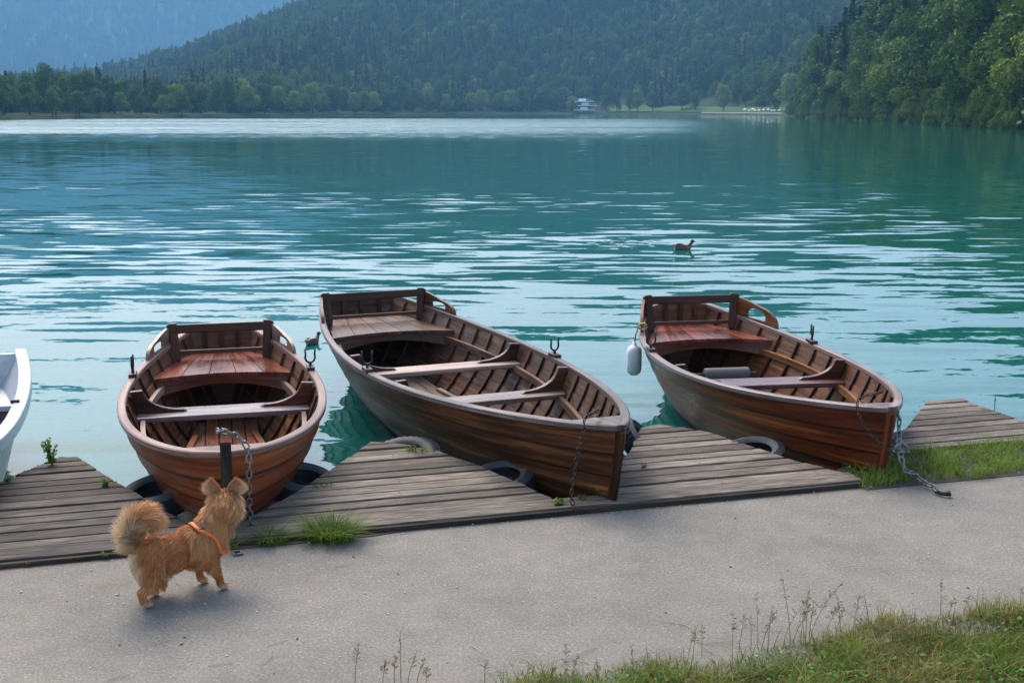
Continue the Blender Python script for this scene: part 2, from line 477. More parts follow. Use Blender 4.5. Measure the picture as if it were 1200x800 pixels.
        if smooth:
            me.polygons.foreach_set('use_smooth', [True] * len(me.polygons))
            if smooth != 'all':
                me.set_sharp_from_angle(angle=R(38))
        o = bpy.data.objects.new(name, me)
        COL.objects.link(o)
        if parent: o.parent = parent
        if bevel:
            md = o.modifiers.new('bevel', 'BEVEL'); md.width = bevel; md.segments = 2; md.limit_method = 'ANGLE'; md.angle_limit = R(40)
        return o

def np_mesh(name, V, F, mat, parent=None, tone=None, smooth=False):
    """fast path for many faces: V (n,3), F (m,k)"""
    me = bpy.data.meshes.new(name)
    V = np.asarray(V, dtype=np.float32); F = np.asarray(F, dtype=np.int32)
    me.vertices.add(len(V)); me.vertices.foreach_set('co', V.ravel())
    k = F.shape[1]
    me.loops.add(F.size); me.loops.foreach_set('vertex_index', F.ravel())
    me.polygons.add(len(F))
    me.polygons.foreach_set('loop_start', np.arange(0, F.size, k, dtype=np.int32))
    me.polygons.foreach_set('loop_total', np.full(len(F), k, dtype=np.int32))
    me.update(calc_edges=True)
    if tone is not None:
        at = me.attributes.new('tone', 'FLOAT', 'FACE')
        at.data.foreach_set('value', np.asarray(tone, dtype=np.float32))
    if smooth:
        me.polygons.foreach_set('use_smooth', [True] * len(F))
    for m in (mat if isinstance(mat, (list, tuple)) else [mat]): me.materials.append(m)
    me.validate()
    o = bpy.data.objects.new(name, me)
    COL.objects.link(o)
    if parent: o.parent = parent
    return o

def tag(o, label=None, cat=None, group=None, kind=None):
    if label: o['label'] = label
    if cat: o['category'] = cat
    if group: o['group'] = group
    if kind: o['kind'] = kind
    return o

def empty(name, loc, rz=0.0):
    o = bpy.data.objects.new(name, None)
    COL.objects.link(o)
    o.location = loc
    o.rotation_euler = (0, 0, rz)
    o.empty_display_size = .1
    return o

def copy_tree(o, parent=None):
    c = o.copy(); COL.objects.link(c)
    if parent: c.parent = parent
    for ch in list(o.children): copy_tree(ch, c)
    return c

def sstep(x): x = np.clip(x, 0, 1); return x * x * (3 - 2 * x)

# ------------------------------------------------------------------ the shore we stand on
ED = np.array([.9627, .2706])            # direction of the path's lake-side edge
EN = np.array([-.2706, .9627])           # towards the lake
E0 = np.array([0.0, 5.665])
def edge(u, v=0.0): q = E0 + ED * u + EN * v; return (float(q[0]), float(q[1]))

def sheet(name, poly, z, mat, thick=None, kind='structure', skirt=None):
    mb = MB()
    if thick:
        mb.prism(poly, lambda u, v, h: (u, v, h), z - thick, z)
    else:
        mb.add([(x, y, z) for x, y in poly], [list(range(len(poly)))])
    o = mb.build(name, mat)
    o['kind'] = kind
    return o

sheet('ground', [edge(-700, -.3), edge(700, -.3), edge(700, -900), edge(-700, -900)], -.03, M['turf'])
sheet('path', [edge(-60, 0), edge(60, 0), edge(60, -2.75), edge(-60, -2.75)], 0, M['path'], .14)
sheet('quay_wall', [edge(-60, .02), edge(60, .02), edge(60, -.25), edge(-60, -.25)], -.15, M['stone'], .9)

# lake surface
mb = MB(); mb.add([(-4200, -60, WATER_Z), (4200, -60, WATER_Z), (4200, 4000, WATER_Z), (-4200, 4000, WATER_Z)], [[0, 1, 2, 3]])
o = mb.build('lake_water', M['water']); o['kind'] = 'structure'

# ------------------------------------------------------------------ far shores
CP = math.cos(R(PITCH))
def az_of(px): return float(np.arctan((px - 600) * CP / 1400))
def px_of(az): return 600 + np.tan(az) * 1400 / CP
def polar(az, r): return r * np.sin(az), r * np.cos(az)
H_EYE = CAM_Z - WATER_Z
def shore_r(px):
    y = np.interp(px, [-600, 0, 250, 450, 640, 760, 860, 935, 1400], [142, 139, 135.9, 134.0, 133.3, 133.5, 134.2, 135.2, 136])
    d = H_EYE * 1400 * .964 / (y - 129)
    return np.minimum(d, 760)
def hill_elev(px):
    y = np.interp(px, [-700, -200, 0, 100, 190, 240, 290, 340, 420, 520, 700, 900, 1000, 1200, 1500, 2000], [70, 95, 112, 104, 86, 68, 52, 32, -5, -28, -42, -32, -22, -25, -10, 10])
    return (129 - y) / 1400.
def vnoise(x, y, f, seed=0.):
    return np.array([mnoise.noise(Vector((a * f + seed, b * f, seed))) for a, b in zip(np.ravel(x), np.ravel(y))]).reshape(np.shape(x))

RIDGE = 1180.
def hill_z(az, r):
    px = px_of(az)
    rs = shore_r(px)
    start = rs + np.interp(px, [-700, 150, 300, 600, 900, 1100, 1300], [330, 300, 60, 40, 45, 40, 40])
    H = hill_elev(px) * RIDGE + 1.5
    t = np.clip((r - start) / (RIDGE - start), 0, 1.25)
    prof = np.where(t < 1, t ** 1.15 * (1.25 - .25 * t), 1 - .5 * (t - 1))
    base = np.where(r < rs, -2.5, 0.45 + 0.9 * np.clip((r - rs) / 40, 0, 1))
    return base + H * np.clip(prof, 0, 1.05)

naz, nr = 150, 70
azs = np.linspace(R(-62), R(62), naz)
V = np.zeros((nr, naz, 3))
for j, a in enumerate(azs):
    rs = shore_r(px_of(a))
    rr = np.concatenate([[rs - 4, rs, rs + 3, rs + 12], rs + 12 + (1700 - rs - 12) * np.linspace(0.02, 1, nr - 4) ** 1.2])
    V[:, j, 0], V[:, j, 1] = polar(a, rr)
    V[:, j, 2] = hill_z(np.full(nr, a), rr)
bump_ = vnoise(V[..., 0], V[..., 1], .012) * 9 + vnoise(V[..., 0], V[..., 1], .035, 5.) * 3
V[..., 2] += bump_ * sstep((V[..., 2] - 3) / 25)
def grid_faces(a, b):
    i = np.arange(a * b).reshape(a, b)
    return np.stack([i[:-1, :-1], i[:-1, 1:], i[1:, 1:], i[1:, :-1]], -1).reshape(-1, 4)
o = np_mesh('forest_hill', V.reshape(-1, 3), grid_faces(nr, naz), M['hill_floor'], smooth=True); o['kind'] = 'structure'
HILL_V = V

# distant mountain
naz2, nr2 = 160, 60
azs2 = np.linspace(R(-60), R(60), naz2)
V2 = np.zeros((nr2, naz2, 3))
for j, a in enumerate(azs2):
    px = px_of(a)
    ytop = np.interp(px, [-900, -400, 0, 350, 700, 1000, 1500, 2000], [20, -20, -62, -58, -30, -34, 0, 20])
    Hm = (129 - ytop) / 1400 * 3400
    rr = np.linspace(2250, 4000, nr2)
    t = np.clip((rr - 2400) / 1000, 0, 1.5)
    V2[:, j, 0], V2[:, j, 1] = polar(a, rr)
    V2[:, j, 2] = Hm * np.where(t < 1, t ** 1.1, 1 - .3 * (t - 1)) - 3
V2[..., 2] += (vnoise(V2[..., 0], V2[..., 1], .004) * 38 + vnoise(V2[..., 0], V2[..., 1], .012, 3.) * 12) * sstep(V2[..., 2] / 80)
o = np_mesh('distant_mountain', V2.reshape(-1, 3), grid_faces(nr2, naz2), M['mountain_floor'], smooth=True); o['kind'] = 'structure'

# wooded bank on the right
def bank_shore(px):
    y = np.interp(px, [915, 935, 960, 1000, 1050, 1120, 1200, 1400, 2200], [135.0, 136.6, 138.2, 139.8, 142.0, 145.0, 148.6, 158, 200])
    return H_EYE * 1400 * .964 / (y - 129)
def bank_z(az, r):
    px = px_of(az); rs = bank_shore(px)
    H = np.interp(px, [925, 950, 1000, 1060, 1150, 1400, 2200], [2, 6, 11, 13, 13, 11, 9])
    t = np.clip((r - rs - 3) / 110., 0, 1)
    d = np.where(r < rs, -2.5, .5)
    return d + H * (t ** .9)
naz3, nr3 = 70, 40
azs3 = np.linspace(az_of(916), R(62), naz3)
V3 = np.zeros((nr3, naz3, 3))
for j, a in enumerate(azs3):
    rs = bank_shore(px_of(a))
    rr = np.concatenate([[rs - 3, rs, rs + 2], rs + 2 + np.linspace(2, 210, nr3 - 3)])
    V3[:, j, 0], V3[:, j, 1] = polar(a, rr)
    V3[:, j, 2] = bank_z(np.full(nr3, a), rr)
o = np_mesh('wooded_bank', V3.reshape(-1, 3), grid_faces(nr3, naz3), M['hill_floor'], smooth=True); o['kind'] = 'structure'

# haze
HB = [(-5200, -950, -3.6), (5200, 4750, 590)]
mb = MB(); c0, c1 = HB
mb.box([(a + b) / 2 for a, b in zip(c0, c1)], [b - a for a, b in zip(c0, c1)])
hz_m = bpy.data.materials.new('haze_air'); hz_m.use_nodes = True
nt = hz_m.node_tree
nt.nodes.remove(nt.nodes['Principled BSDF'])
vol = N(nt, 'VolumePrincipled', Density=0.00023)
vol.inputs['Color'].default_value = (.30, .64, 1.0, 1)
vol.inputs['Anisotropy'].default_value = 0.0
L(nt, vol.outputs[0], nt.nodes['Material Output'].inputs['Volume'])
hz = mb.build('haze', hz_m); hz['kind'] = 'stuff'

# ------------------------------------------------------------------ trees
def leaf_quads(P, Nrm, size, rg, aspect=.8):
    n = len(P)
    t = np.cross(Nrm, rg.normal(size=(n, 3))); t /= np.linalg.norm(t, axis=1)[:, None] + 1e-9
    b = np.cross(Nrm, t)
    s = size * rg.uniform(.6, 1.3, n)[:, None]
    k = rg.uniform(-.25, .25, (n, 1)) * s
    V = np.stack([P - t * s * .5 - b * s * aspect * .5, P + t * s * .55 - b * s * aspect * .3 + Nrm * k, P + t * s * .42 + b * s * aspect * .55, P - t * s * .5 + b * s * aspect * .42 - Nrm * k], 1).reshape(-1, 3)
    return V, np.arange(4 * n).reshape(n, 4)

def broad_crown(seed, H=18., wid=5.5, n=4200, base=.08, size=.46):
    rg = np.random.default_rng(seed)
    lobes = []
    for k in range(13):
        z = rg.uniform(base + .12, .88)
        rr = wid * (1 - abs(z - .45) * 1.25) * rg.uniform(.35, .8)
        a = rg.uniform(0, 2 * PI) + k * 2.4
        lobes.append((rr * math.cos(a), rr * math.sin(a), z * H, wid * rg.uniform(.34, .56), H * rg.uniform(.10, .17)))
    lobes.append((0, 0, .86 * H, wid * .42, H * .13))
    lobes.append((0, 0, .5 * H, wid * .6, H * .3))
    P, Q = [], []
    for (x, y, z, r, h) in lobes:
        m = int(n * (r * r) / sum(l[3] ** 2 for l in lobes))
        d = rg.normal(size=(m, 3)); d /= np.linalg.norm(d, axis=1)[:, None]
        q = rg.uniform(.72, 1.06, m)[:, None]
        P.append(d * q * np.array([r, r, h]) + np.array([x, y, z])); Q.append(d)
    P = np.concatenate(P); Q = np.concatenate(Q)
    Q = Q + rg.normal(size=Q.shape) * .55; Q /= np.linalg.norm(Q, axis=1)[:, None]
    V, F = leaf_quads(P, Q, size, rg)
    return V, F, np.clip(rg.normal(.5, .24, len(F)), 0, 1)

def conifer_crown(seed, H=22., wid=3.4, n_lev=26, size=.95):
    rg = np.random.default_rng(seed)
    P, Q = [], []
    for k in range(n_lev):
        z = .06 + .93 * (k / (n_lev - 1)) ** .95
        rad = wid * (1 - z) ** .8 * rg.uniform(.8, 1.15) + .15
        nb = max(4, int(9 * (1 - z) + 3))
        a0 = rg.uniform(0, 6.28)
        for b in range(nb):
            a = a0 + 6.283 * b / nb + rg.normal(0, .15)
            rl = rad * rg.uniform(.7, 1.15)
            for t in np.arange(.25, 1.01, .2):
                P.append([rl * t * math.cos(a), rl * t * math.sin(a), z * H - rl * t * .35 + rg.normal(0, .12)])
                Q.append([math.cos(a) * .45, math.sin(a) * .45, 1])
    P = np.array(P); Q = np.array(Q) + rg.normal(size=(len(P), 3)) * .35
    Q /= np.linalg.norm(Q, axis=1)[:, None]
    V, F = leaf_quads(P, Q, size, rg, .9)
    return V, F, np.clip(rg.normal(.45, .26, len(F)), 0, 1)

def trunk_mesh(H, r, lean=0., limbs=4, seed=0):
    rg = random.Random(seed)
    mb = MB()
    pts = [(lean * t * t * H * .1, 0, H * .72 * t - .4) for t in np.linspace(0, 1, 6)]
    mb.tube(pts, [r * (1.25 - t * 1.05) for t in np.linspace(0, 1, 6)], 7)
    for k in range(limbs):
        a = rg.uniform(0, 6.28); z = H * rg.uniform(.22, .5); l = H * rg.uniform(.14, .24)
        mb.tube([(0, 0, z), (math.cos(a) * l * .5, math.sin(a) * l * .5, z + l * .35), (math.cos(a) * l, math.sin(a) * l, z + l * .85)], [r * .5, r * .32, r * .1], 5)
    return mb

TREES = {}
def make_tree(key, kind, crown, mat, H, r, loc):
    root = empty(kind, loc)
    V, F, t = crown
    c = np_mesh('crown', V, F, mat, root, t)
    trunk_mesh(H, r, seed=len(TREES)).build('trunk', M['bark'], root, smooth='all')
    TREES[key] = root
    return root

def bank_pt(px, dr):
    a = az_of(px); r = float(bank_shore(px)) + dr
    x, y = polar(a, r)
    return (float(x), float(y), float(bank_z(np.array(a), np.array(r))) - .15)

protos = [('b1', 'broadleaf_tree', broad_crown(1), M['leaf'], 18, .32), ('b2', 'broadleaf_tree', broad_crown(2, 16, 6.2, 4600), M['leaf'], 16, .3),
          ('b3', 'broadleaf_tree', broad_crown(3, 21, 5.2, 4600), M['leaf'], 21, .34), ('p1', 'broadleaf_tree', broad_crown(4, 15, 5.6, 4200), M['leaf_pale'], 15, .28),
          ('c1', 'spruce_tree', conifer_crown(5, 22, 4.6), M['needle'], 22, .3), ('c2', 'spruce_tree', conifer_crown(6, 25, 5.2, 30), M['needle'], 25, .33),
          ('c3', 'spruce_tree', conifer_crown(8, 19, 4.2, 24), M['needle'], 19, .26)]
first_spots = {'b1': (1010, 6), 'b2': (1085, 5), 'b3': (1150, 6), 'p1': (1052, 4), 'c1': (985, 26), 'c2': (1030, 40), 'c3': (968, 22)}
LBL = {'b': ('leafy green tree in the wall of trees on the right bank', 'broadleaf trees on the right bank'),
       'p': ('paler yellow-green leafy tree at the waterline of the right bank', 'pale trees on the right bank'),
       'c': ('dark pointed conifer rising behind the leafy trees of the right bank', 'conifers on the right bank')}
for key, kind, cr, mt, H, r in protos:
    px, dr = first_spots[key]
    t = make_tree(key, kind, cr, mt, H, r, bank_pt(px, dr))
    tag(t, LBL[key[0]][0], 'tree', LBL[key[0]][1])

def place_tree(key, loc, scale, label, group):
    t = copy_tree(TREES[key])
    t.location = loc
    t.rotation_euler = (0, 0, random.uniform(0, 6.28))
    t.scale = (scale * random.uniform(.9, 1.12), scale * random.uniform(.9, 1.12), scale)
    tag(t, label, 'tree', group)
    return t

rt = random.Random(21)
bank_list = []
for row, (dr0, keys, sc0) in enumerate([(4, ['b1', 'b2', 'b2', 'p1', 'b1'], .72), (13, ['b1', 'b3', 'b2', 'b1', 'p1'], .95), (27, ['b3', 'b1', 'c1', 'c3'], 1.0), (45, ['c1', 'c2', 'b3', 'c2'], 1.05)]):
    px = 930 + row * 9
    while px < 1240:
        r = float(bank_shore(px))
        key = rt.choice(keys)
        step = 5.2 / r * 1400 * rt.uniform(.8, 1.25)
        s = sc0 * rt.uniform(.82, 1.18) * np.interp(px, [930, 990, 1060], [.62, .85, 1.0])
        place_tree(key, bank_pt(px, dr0 + rt.uniform(-2.5, 4)), float(s), *LBL[key[0]])
        px += step

def far_pt(px, dr):
    a = az_of(px); r = float(shore_r(px)) + dr
    x, y = polar(a, r)
    return (float(x), float(y), float(hill_z(np.array(a), np.array(r))) - .2)
# low spit on the left
for row, (dr, keys, hs) in enumerate([(4, ['b1', 'b2', 'p1', 'b2'], .42), (18, ['b1', 'b3', 'p1', 'b2'], .55), (36, ['c3', 'b3', 'b1', 'c3'], .6)]):
    px = -60 + row * 6
    while px < 235:
        r = float(shore_r(px)) + dr
        k = rt.choice(keys)
        place_tree(k, far_pt(px, dr + rt.uniform(-3, 5)), hs * rt.uniform(.8, 1.15) * float(np.interp(px, [0, 120, 235], [1, 1.0, 1.15])),
                   {'b': 'bushy green tree in the row along the left shore', 'p': 'pale green tree in the row along the left shore', 'c': 'dark conifer standing behind the trees of the left shore'}[k[0]],
                   {'b': 'leafy trees on the left shore', 'p': 'pale trees on the left shore', 'c': 'conifers on the left shore'}[k[0]])
        px += 6.2 / r * 1400 * rt.uniform(.75, 1.3)
# the far shore in the middle
px = 236
while px < 770:
    r = float(shore_r(px))
    k = rt.choice(['b1', 'b2', 'p1', 'b3', 'p1'])
    place_tree(k, far_pt(px, rt.uniform(3, 22)), rt.uniform(.6, .95),
               'pale green leafy tree at the foot of the far wooded hill' if k == 'p1' else 'mid green leafy tree at the foot of the far wooded hill',
               'pale trees at the foot of the hill' if k == 'p1' else 'green trees at the foot of the hill')
    px += rt.uniform(9, 21) if not 668 < px < 704 else 20
# trees of the beach
for px, k, s, dr, lb in [(848, 'p1', .95, 14, 'pale round willow-like tree standing alone on the far beach'),
                         (799, 'b2', 1.0, 36, 'round green tree at the left of the far beach meadow'),
                         (815, 'b1', .66, 38, 'small green tree just right of the round meadow tree'),
                         (908, 'b3', 1.0, 22, 'broad tall tree behind the white sunshades on the far beach'),
                         (926, 'p1', 1.12, 26, 'pale tree between the far beach and the right bank'),
                         (893, 'b2', .72, 34, 'lower rounded tree at the left foot of the broad beach tree')]:
    t = place_tree(k, far_pt(px, dr), s, lb, None)

# hillside forest as one mass each: instances of the same crowns
def gn_forest(name, pts, kinds, rots, scls, keys):
    me = bpy.data.meshes.new(name)
    me.from_pydata([tuple(p) for p in pts], [], [])
    for an, ty, arr in (('kind', 'INT', kinds), ('turn', 'FLOAT', rots), ('size', 'FLOAT', scls)):
        at = me.attributes.new(an, ty, 'POINT')
        at.data.foreach_set('value', np.asarray(arr, dtype=np.int32 if ty == 'INT' else np.float32))
    o = bpy.data.objects.new(name, me); COL.objects.link(o)
    g = bpy.data.node_groups.new(name, 'GeometryNodeTree')
    g.interface.new_socket('Geometry', in_out='INPUT', socket_type='NodeSocketGeometry')
    g.interface.new_socket('Geometry', in_out='OUTPUT', socket_type='NodeSocketGeometry')
    gi, go = g.nodes.new('NodeGroupInput'), g.nodes.new('NodeGroupOutput')
    jn = g.nodes.new('GeometryNodeJoinGeometry')
    def attr(n_, t_):
        a = g.nodes.new('GeometryNodeInputNamedAttribute'); a.data_type = t_; a.inputs[0].default_value = n_
        return a.outputs[0]
    kd, tn, sz = attr('kind', 'INT'), attr('turn', 'FLOAT'), attr('size', 'FLOAT')
    cx = g.nodes.new('ShaderNodeCombineXYZ'); g.links.new(tn, cx.inputs[2])
    for i, k in enumerate(keys):
        inf = g.nodes.new('GeometryNodeObjectInfo')
        inf.inputs['Object'].default_value = next(c for c in TREES[k].children if c.name.startswith('crown'))
        inf.inputs['As Instance'].default_value = True
        iop = g.nodes.new('GeometryNodeInstanceOnPoints')
        cmp_ = g.nodes.new('FunctionNodeCompare'); cmp_.data_type = 'INT'; cmp_.operation = 'EQUAL'
        ins = [s for s in cmp_.inputs if s.type == 'INT']
        g.links.new(kd, ins[0]); ins[1].default_value = i
        g.links.new(gi.outputs[0], iop.inputs['Points'])
        g.links.new(cmp_.outputs[0], iop.inputs['Selection'])
        g.links.new(inf.outputs['Geometry'], iop.inputs['Instance'])
        g.links.new(cx.outputs[0], iop.inputs['Rotation'])
        g.links.new(sz, iop.inputs['Scale'])
        g.links.new(iop.outputs[0], jn.inputs[0])
    g.links.new(jn.outputs[0], go.inputs[0])
    md = o.modifiers.new('forest', 'NODES'); md.node_group = g
    o['kind'] = 'stuff'
    return o

def surf_z(Vg, azs_, a, r):
    j = np.clip(np.searchsorted(azs_, a) - 1, 0, len(azs_) - 2)
    t = (a - azs_[j]) / (azs_[j + 1] - azs_[j])
    out = np.empty(len(a))
    for i in range(len(a)):
        z = []
        for jj in (j[i], j[i] + 1):
            rr = np.hypot(Vg[:, jj, 0], Vg[:, jj, 1])
            z.append(np.interp(r[i], rr, Vg[:, jj, 2]))
        out[i] = z[0] * (1 - t[i]) + z[1] * t[i]
    return out

KEYS = ['b1', 'b2', 'b3', 'p1', 'c1', 'c2', 'c3']
def forest(name, n, pxr, rfun, Vg, azs_, size, pcon=.45, keep=None):
    a = rng.uniform(az_of(pxr[0]), az_of(pxr[1]), n)
    r = rfun(a, n)
    if keep is not None:
        k = keep(a, r); a, r = a[k], r[k]; n = len(a)
    z = surf_z(Vg, azs_, a, r)
    x, y = polar(a, r)
    cl = vnoise(x, y, .012, 11.)
    con = rng.random(n) < np.clip(pcon + cl * .9, .05, .95)
    kinds = np.where(con, rng.integers(4, 7, n), rng.choice([0, 1, 2, 2, 3], n))
    return gn_forest(name, np.stack([x, y, z - .3], 1), kinds, rng.uniform(0, 6.28, n), size * rng.uniform(.68, 1.22, n), KEYS)

def r_hill(a, n):
    s = shore_r(px_of(a))
    return s + 16 + (RIDGE + 40 - s) * rng.random(n) ** .8
forest('hillside_forest', 19000, (-330, 1330), r_hill, HILL_V, azs, .64, .38,
       keep=lambda a, r: ~((px_of(a) > 690) & (px_of(a) < 940) & (r < shore_r(px_of(a)) + 62 + 12 * np.sin(a * 90))) & ~((px_of(a) < 225) & (r < shore_r(px_of(a)) + 330)))
forest('shore_wood', 1100, (-330, 235), lambda a, n: shore_r(px_of(a)) + 34 + 290 * rng.random(n), HILL_V, azs, .50, .12)
forest('mountain_forest', 9000, (-330, 1000), lambda a, n: 2430 + 1050 * rng.random(n), V2, azs2, 1.5, .5)
def r_bank(a, n): return bank_shore(px_of(a)) + 8 + 150 * rng.random(n)
forest('bank_forest', 1500, (945, 1900), r_bank, V3, azs3, .95, .5, keep=lambda a, r: ~((px_of(a) < 1240) & (r < bank_shore(px_of(a)) + 30)))

forest('bank_undergrowth', 2400, (925, 1800), lambda a, n: bank_shore(px_of(a)) - .8 + 26 * rng.random(n) ** 1.8, V3, azs3, .25, -.6)
# beach and meadow on the far shore
def far_sheet(name, px0, px1, d0, d1, dz, mat, n=24):
    rows = []
    for d in (d0, (d0 + d1) / 2, d1):
        rw = []
        for px in np.linspace(px0, px1, n):
            a = az_of(px); r = float(shore_r(px)) + d
            x, y = polar(a, r)
            rw.append((float(x), float(y), float(hill_z(np.array(a), np.array(r))) + dz))
        rows.append(rw)
    mb = MB(); mb.grid(rows); o = mb.build(name, mat, recalc=False); o['kind'] = 'structure'
    return o
far_sheet('beach', 822, 935, -3, 6, .32, M['sand'])
far_sheet('meadow', 715, 940, 9.4, 55, .45, M['meadow'])

# white bathing house
bp = far_pt(685, 5)
bh = empty('bathing_house', bp, -az_of(685))
bh.scale = (.95, .95, .74)
tag(bh, 'white three-tiered bathing house on the far shore', 'building')
for k, (w_, z, off) in enumerate([(13.0, 2.2, 0), (11.5, 5.6, 1.6), (12.0, 8.8, -.2)]):
    mb = MB(); mb.box((off, 0, z), (w_, 6, .55)); mb.build('floor_slab', M['white_paint'], bh)
    mb = MB()
    for x in np.linspace(-w_ / 2 + .4, w_ / 2 - .4, 8): mb.box((off + x, -2.9, z + .72), (.08, .08, .9))
    mb.box((off, -2.9, z + 1.2), (w_ - .4, .1, .1)); mb.build('railing', M['white_paint'], bh)
    mb = MB(); mb.box((off - 1.2 + .9 * (k == 0), .4, z + 1.3), (4.6, 3.6, 2.0)); mb.build('cabin', M['white_paint'], bh)
    mb = MB(); mb.box((off + 2.6, 1.0, z + 1.25), (3.0, 2.4, 1.9)); mb.build('glazed_room', M['house_grey'], bh)
for x in (-4.5, 0, 4.5):
    mb = MB(); mb.box((x, 1.5, 4.2), (.35, .35, 9)); mb.build('post', M['house_grey'], bh)
# sunshades on the beach
proto = None
for i, px in enumerate([873, 878, 882.5, 885, 889.5, 895, 900.5, 904.5, 908, 913.5, 924, 928]):
    if proto is None:
        proto = empty('sunshade', far_pt(px, 12))
        mb = MB(); mb.tube([(0, 0, 0), (0, 0, 1.9)], .05, 6); mb.build('pole', M['white_paint'], proto)
        mb = MB()
        mb.grid([[(0.02 * math.cos(a), .02 * math.sin(a), 2.0) for a in np.linspace(0, 2 * PI, 9)[:-1]],
                 [(.75 * math.cos(a), .75 * math.sin(a), 1.62) for a in np.linspace(0, 2 * PI, 9)[:-1]],
                 [(.76 * math.cos(a), .76 * math.sin(a), 1.2) for a in np.linspace(0, 2 * PI, 9)[:-1]]], None, True)
        mb.build('canopy', M['white_paint'], proto)
        q = proto
    else:
        q = copy_tree(proto); q.location = far_pt(px, 12)
    s = random.Random(i).uniform(.75, 1.2); q.scale = (s, s, s)
    tag(q, 'small white sunshade in the row on the far beach', 'sunshade', 'white sunshades on the far beach')

# ------------------------------------------------------------------ jetty teeth
def clip_poly(poly, v0, v1):
    def cl(P, f):
        out = []
        for i in range(len(P)):
            a, b = P[i], P[(i + 1) % len(P)]
            fa, fb = f(a), f(b)
            if fa >= 0: out.append(a)
            if fa * fb < 0:
                t = fa / (fa - fb); out.append((a[0] + (b[0] - a[0]) * t, a[1] + (b[1] - a[1]) * t))
        return out
    P = cl(poly, lambda p: p[1] - v0)
    return cl(P, lambda p: v1 - p[1]) if len(P) >= 3 else []

def to_uv(p):
    d = np.array(p) - E0
    return (float(d @ ED), float(d @ EN))

DECK_Z = .03
def jetty(label, pts, mat, v_front, pw=.115, side=True, seed=0):
    rg = random.Random(seed)
    poly = [to_uv(p) for p in pts]
    # make it counter-clockwise
    ar = sum(poly[i][0] * poly[(i + 1) % len(poly)][1] - poly[(i + 1) % len(poly)][0] * poly[i][1] for i in range(len(poly)))
    if ar < 0: poly = poly[::-1]
    cx = sum(p[0] for p in poly) / len(poly)
    e = edge(cx, v_front)
    root = empty('wooden_jetty', (e[0], e[1], 0))
    tag(root, label, 'jetty', 'jetties between the boats')
    inv = np.array(e)
    def to3(u, v, h):
        q = edge(u, v); return (q[0] - inv[0], q[1] - inv[1], h)
    v = v_front
    vmax = max(p[1] for p in poly)
    mb = MB(); nails = MB()
    while v < vmax - .01:
        w_ = pw * rg.uniform(.86, 1.14)
        P = clip_poly(poly, v + .009, min(v + w_ - .010, vmax))
        if len(P) >= 3:
            cu = sum(p[0] for p in P) / len(P)
            P = [(p[0] + math.copysign(rg.uniform(-.012, .006), p[0] - cu), p[1] + rg.uniform(-.002, .002)) for p in P]
            dz = rg.uniform(-.004, .004)
            mb.prism(P, to3, DECK_Z - .035 + dz, DECK_Z + dz, rg.random())
            us = [p[0] for p in P]; vm = sum(p[1] for p in P) / len(P)
            for fr_ in (.10, .5, .90):
                for dv in (-.026, .026):
                    if max(us) - min(us) > .2 and len(P) == 4:
                        c = to3(min(us) + (max(us) - min(us)) * fr_ + rg.uniform(-.008, .008), vm + dv, 0)
                        nails.tube([(c[0], c[1], DECK_Z + dz - .002), (c[0], c[1], DECK_Z + dz + .0012)], .005, 6)
        v += w_
    mb.build('planks', mat, root, bevel=.004)
    nails.build('nail_heads', M['dark_iron'], root)
    # joists and side boards
    mb = MB()
    for k in np.linspace(v_front + .18, vmax - .12, 3):
        P = clip_poly(poly, k, k + .07)
        if len(P) >= 3:
            cu = sum(p[0] for p in P) / len(P)
            P = [(cu + (p[0] - cu) * .94, p[1]) for p in P]
            mb.prism(P, to3, -.16, -.008)
    mb.build('joists', M['deck_edge'], root)
    n = len(poly)
    for i in range(n):
        a, b = poly[i], poly[(i + 1) % n]
        if min(a[1], b[1]) < v_front + .01 and max(a[1], b[1]) < v_front + .02: continue
        d = np.array(b) - np.array(a); ln = np.hypot(*d); d = d / ln; nn = np.array([d[1], -d[0]])
        q = [np.array(a) + d * .012 - nn * .012, np.array(b) - d * .012 - nn * .012, np.array(b) - d * .012 - nn * .05, np.array(a) + d * .012 - nn * .05]
        mb = MB(); mb.prism([tuple(x) for x in q], to3, -.17, -.010)
        mb.build('side_board', M['deck_edge'], root)
    for p in poly:
        if p[1] > v_front + .3:
            q = (p[0] + (cx - p[0]) * .16, p[1] - .10)
            c = to3(q[0], q[1], 0)
            mb = MB(); mb.tube([(c[0], c[1], -1.3), (c[0], c[1], -.012)], .055, 10); mb.build('pile', M['deck_edge'], root, smooth=True)
    return root

vF = .17
jetty('dark grey plank jetty at the left behind the dog\'s tail', [edge(-4.2, vF), (-2.80, 6.05), (-2.66, 6.53), (-2.615, 6.67), (-2.515, 6.66), (-2.13, 6.18), (-1.56, 5.50), edge(-1.50, vF)][1:] + [edge(-2.95, vF)], M['deck_dark'], vF, seed=1)
jetty('grey plank jetty between the red boat and the two-seat boat', [edge(-1.36, vF), (-1.15, 5.96), (-.99, 6.5), (-.845, 7.0), (-.50, 6.86), (-.19, 6.50), (.20, 5.93), edge(.24, vF)], M['deck'], vF, seed=2)
jetty('grey plank jetty between the two-seat boat and the boat with the white fender', [edge(.50, vF), (.71, 6.84), (.82, 7.32), (.93, 7.42), (1.22, 7.22), (1.61, 6.6), (1.93, 6.28), edge(1.96, vF)], M['deck'], vF, seed=3)
jetty('pale plank jetty at the far right behind the strip of grass', [edge(2.25, vF + .30), (2.504, 7.33), (2.866, 8.01), (3.129, 8.10), (3.30, 7.47), (3.9, 7.2), edge(4.1, vF + .30)], M['deck'], vF + .30, seed=4)

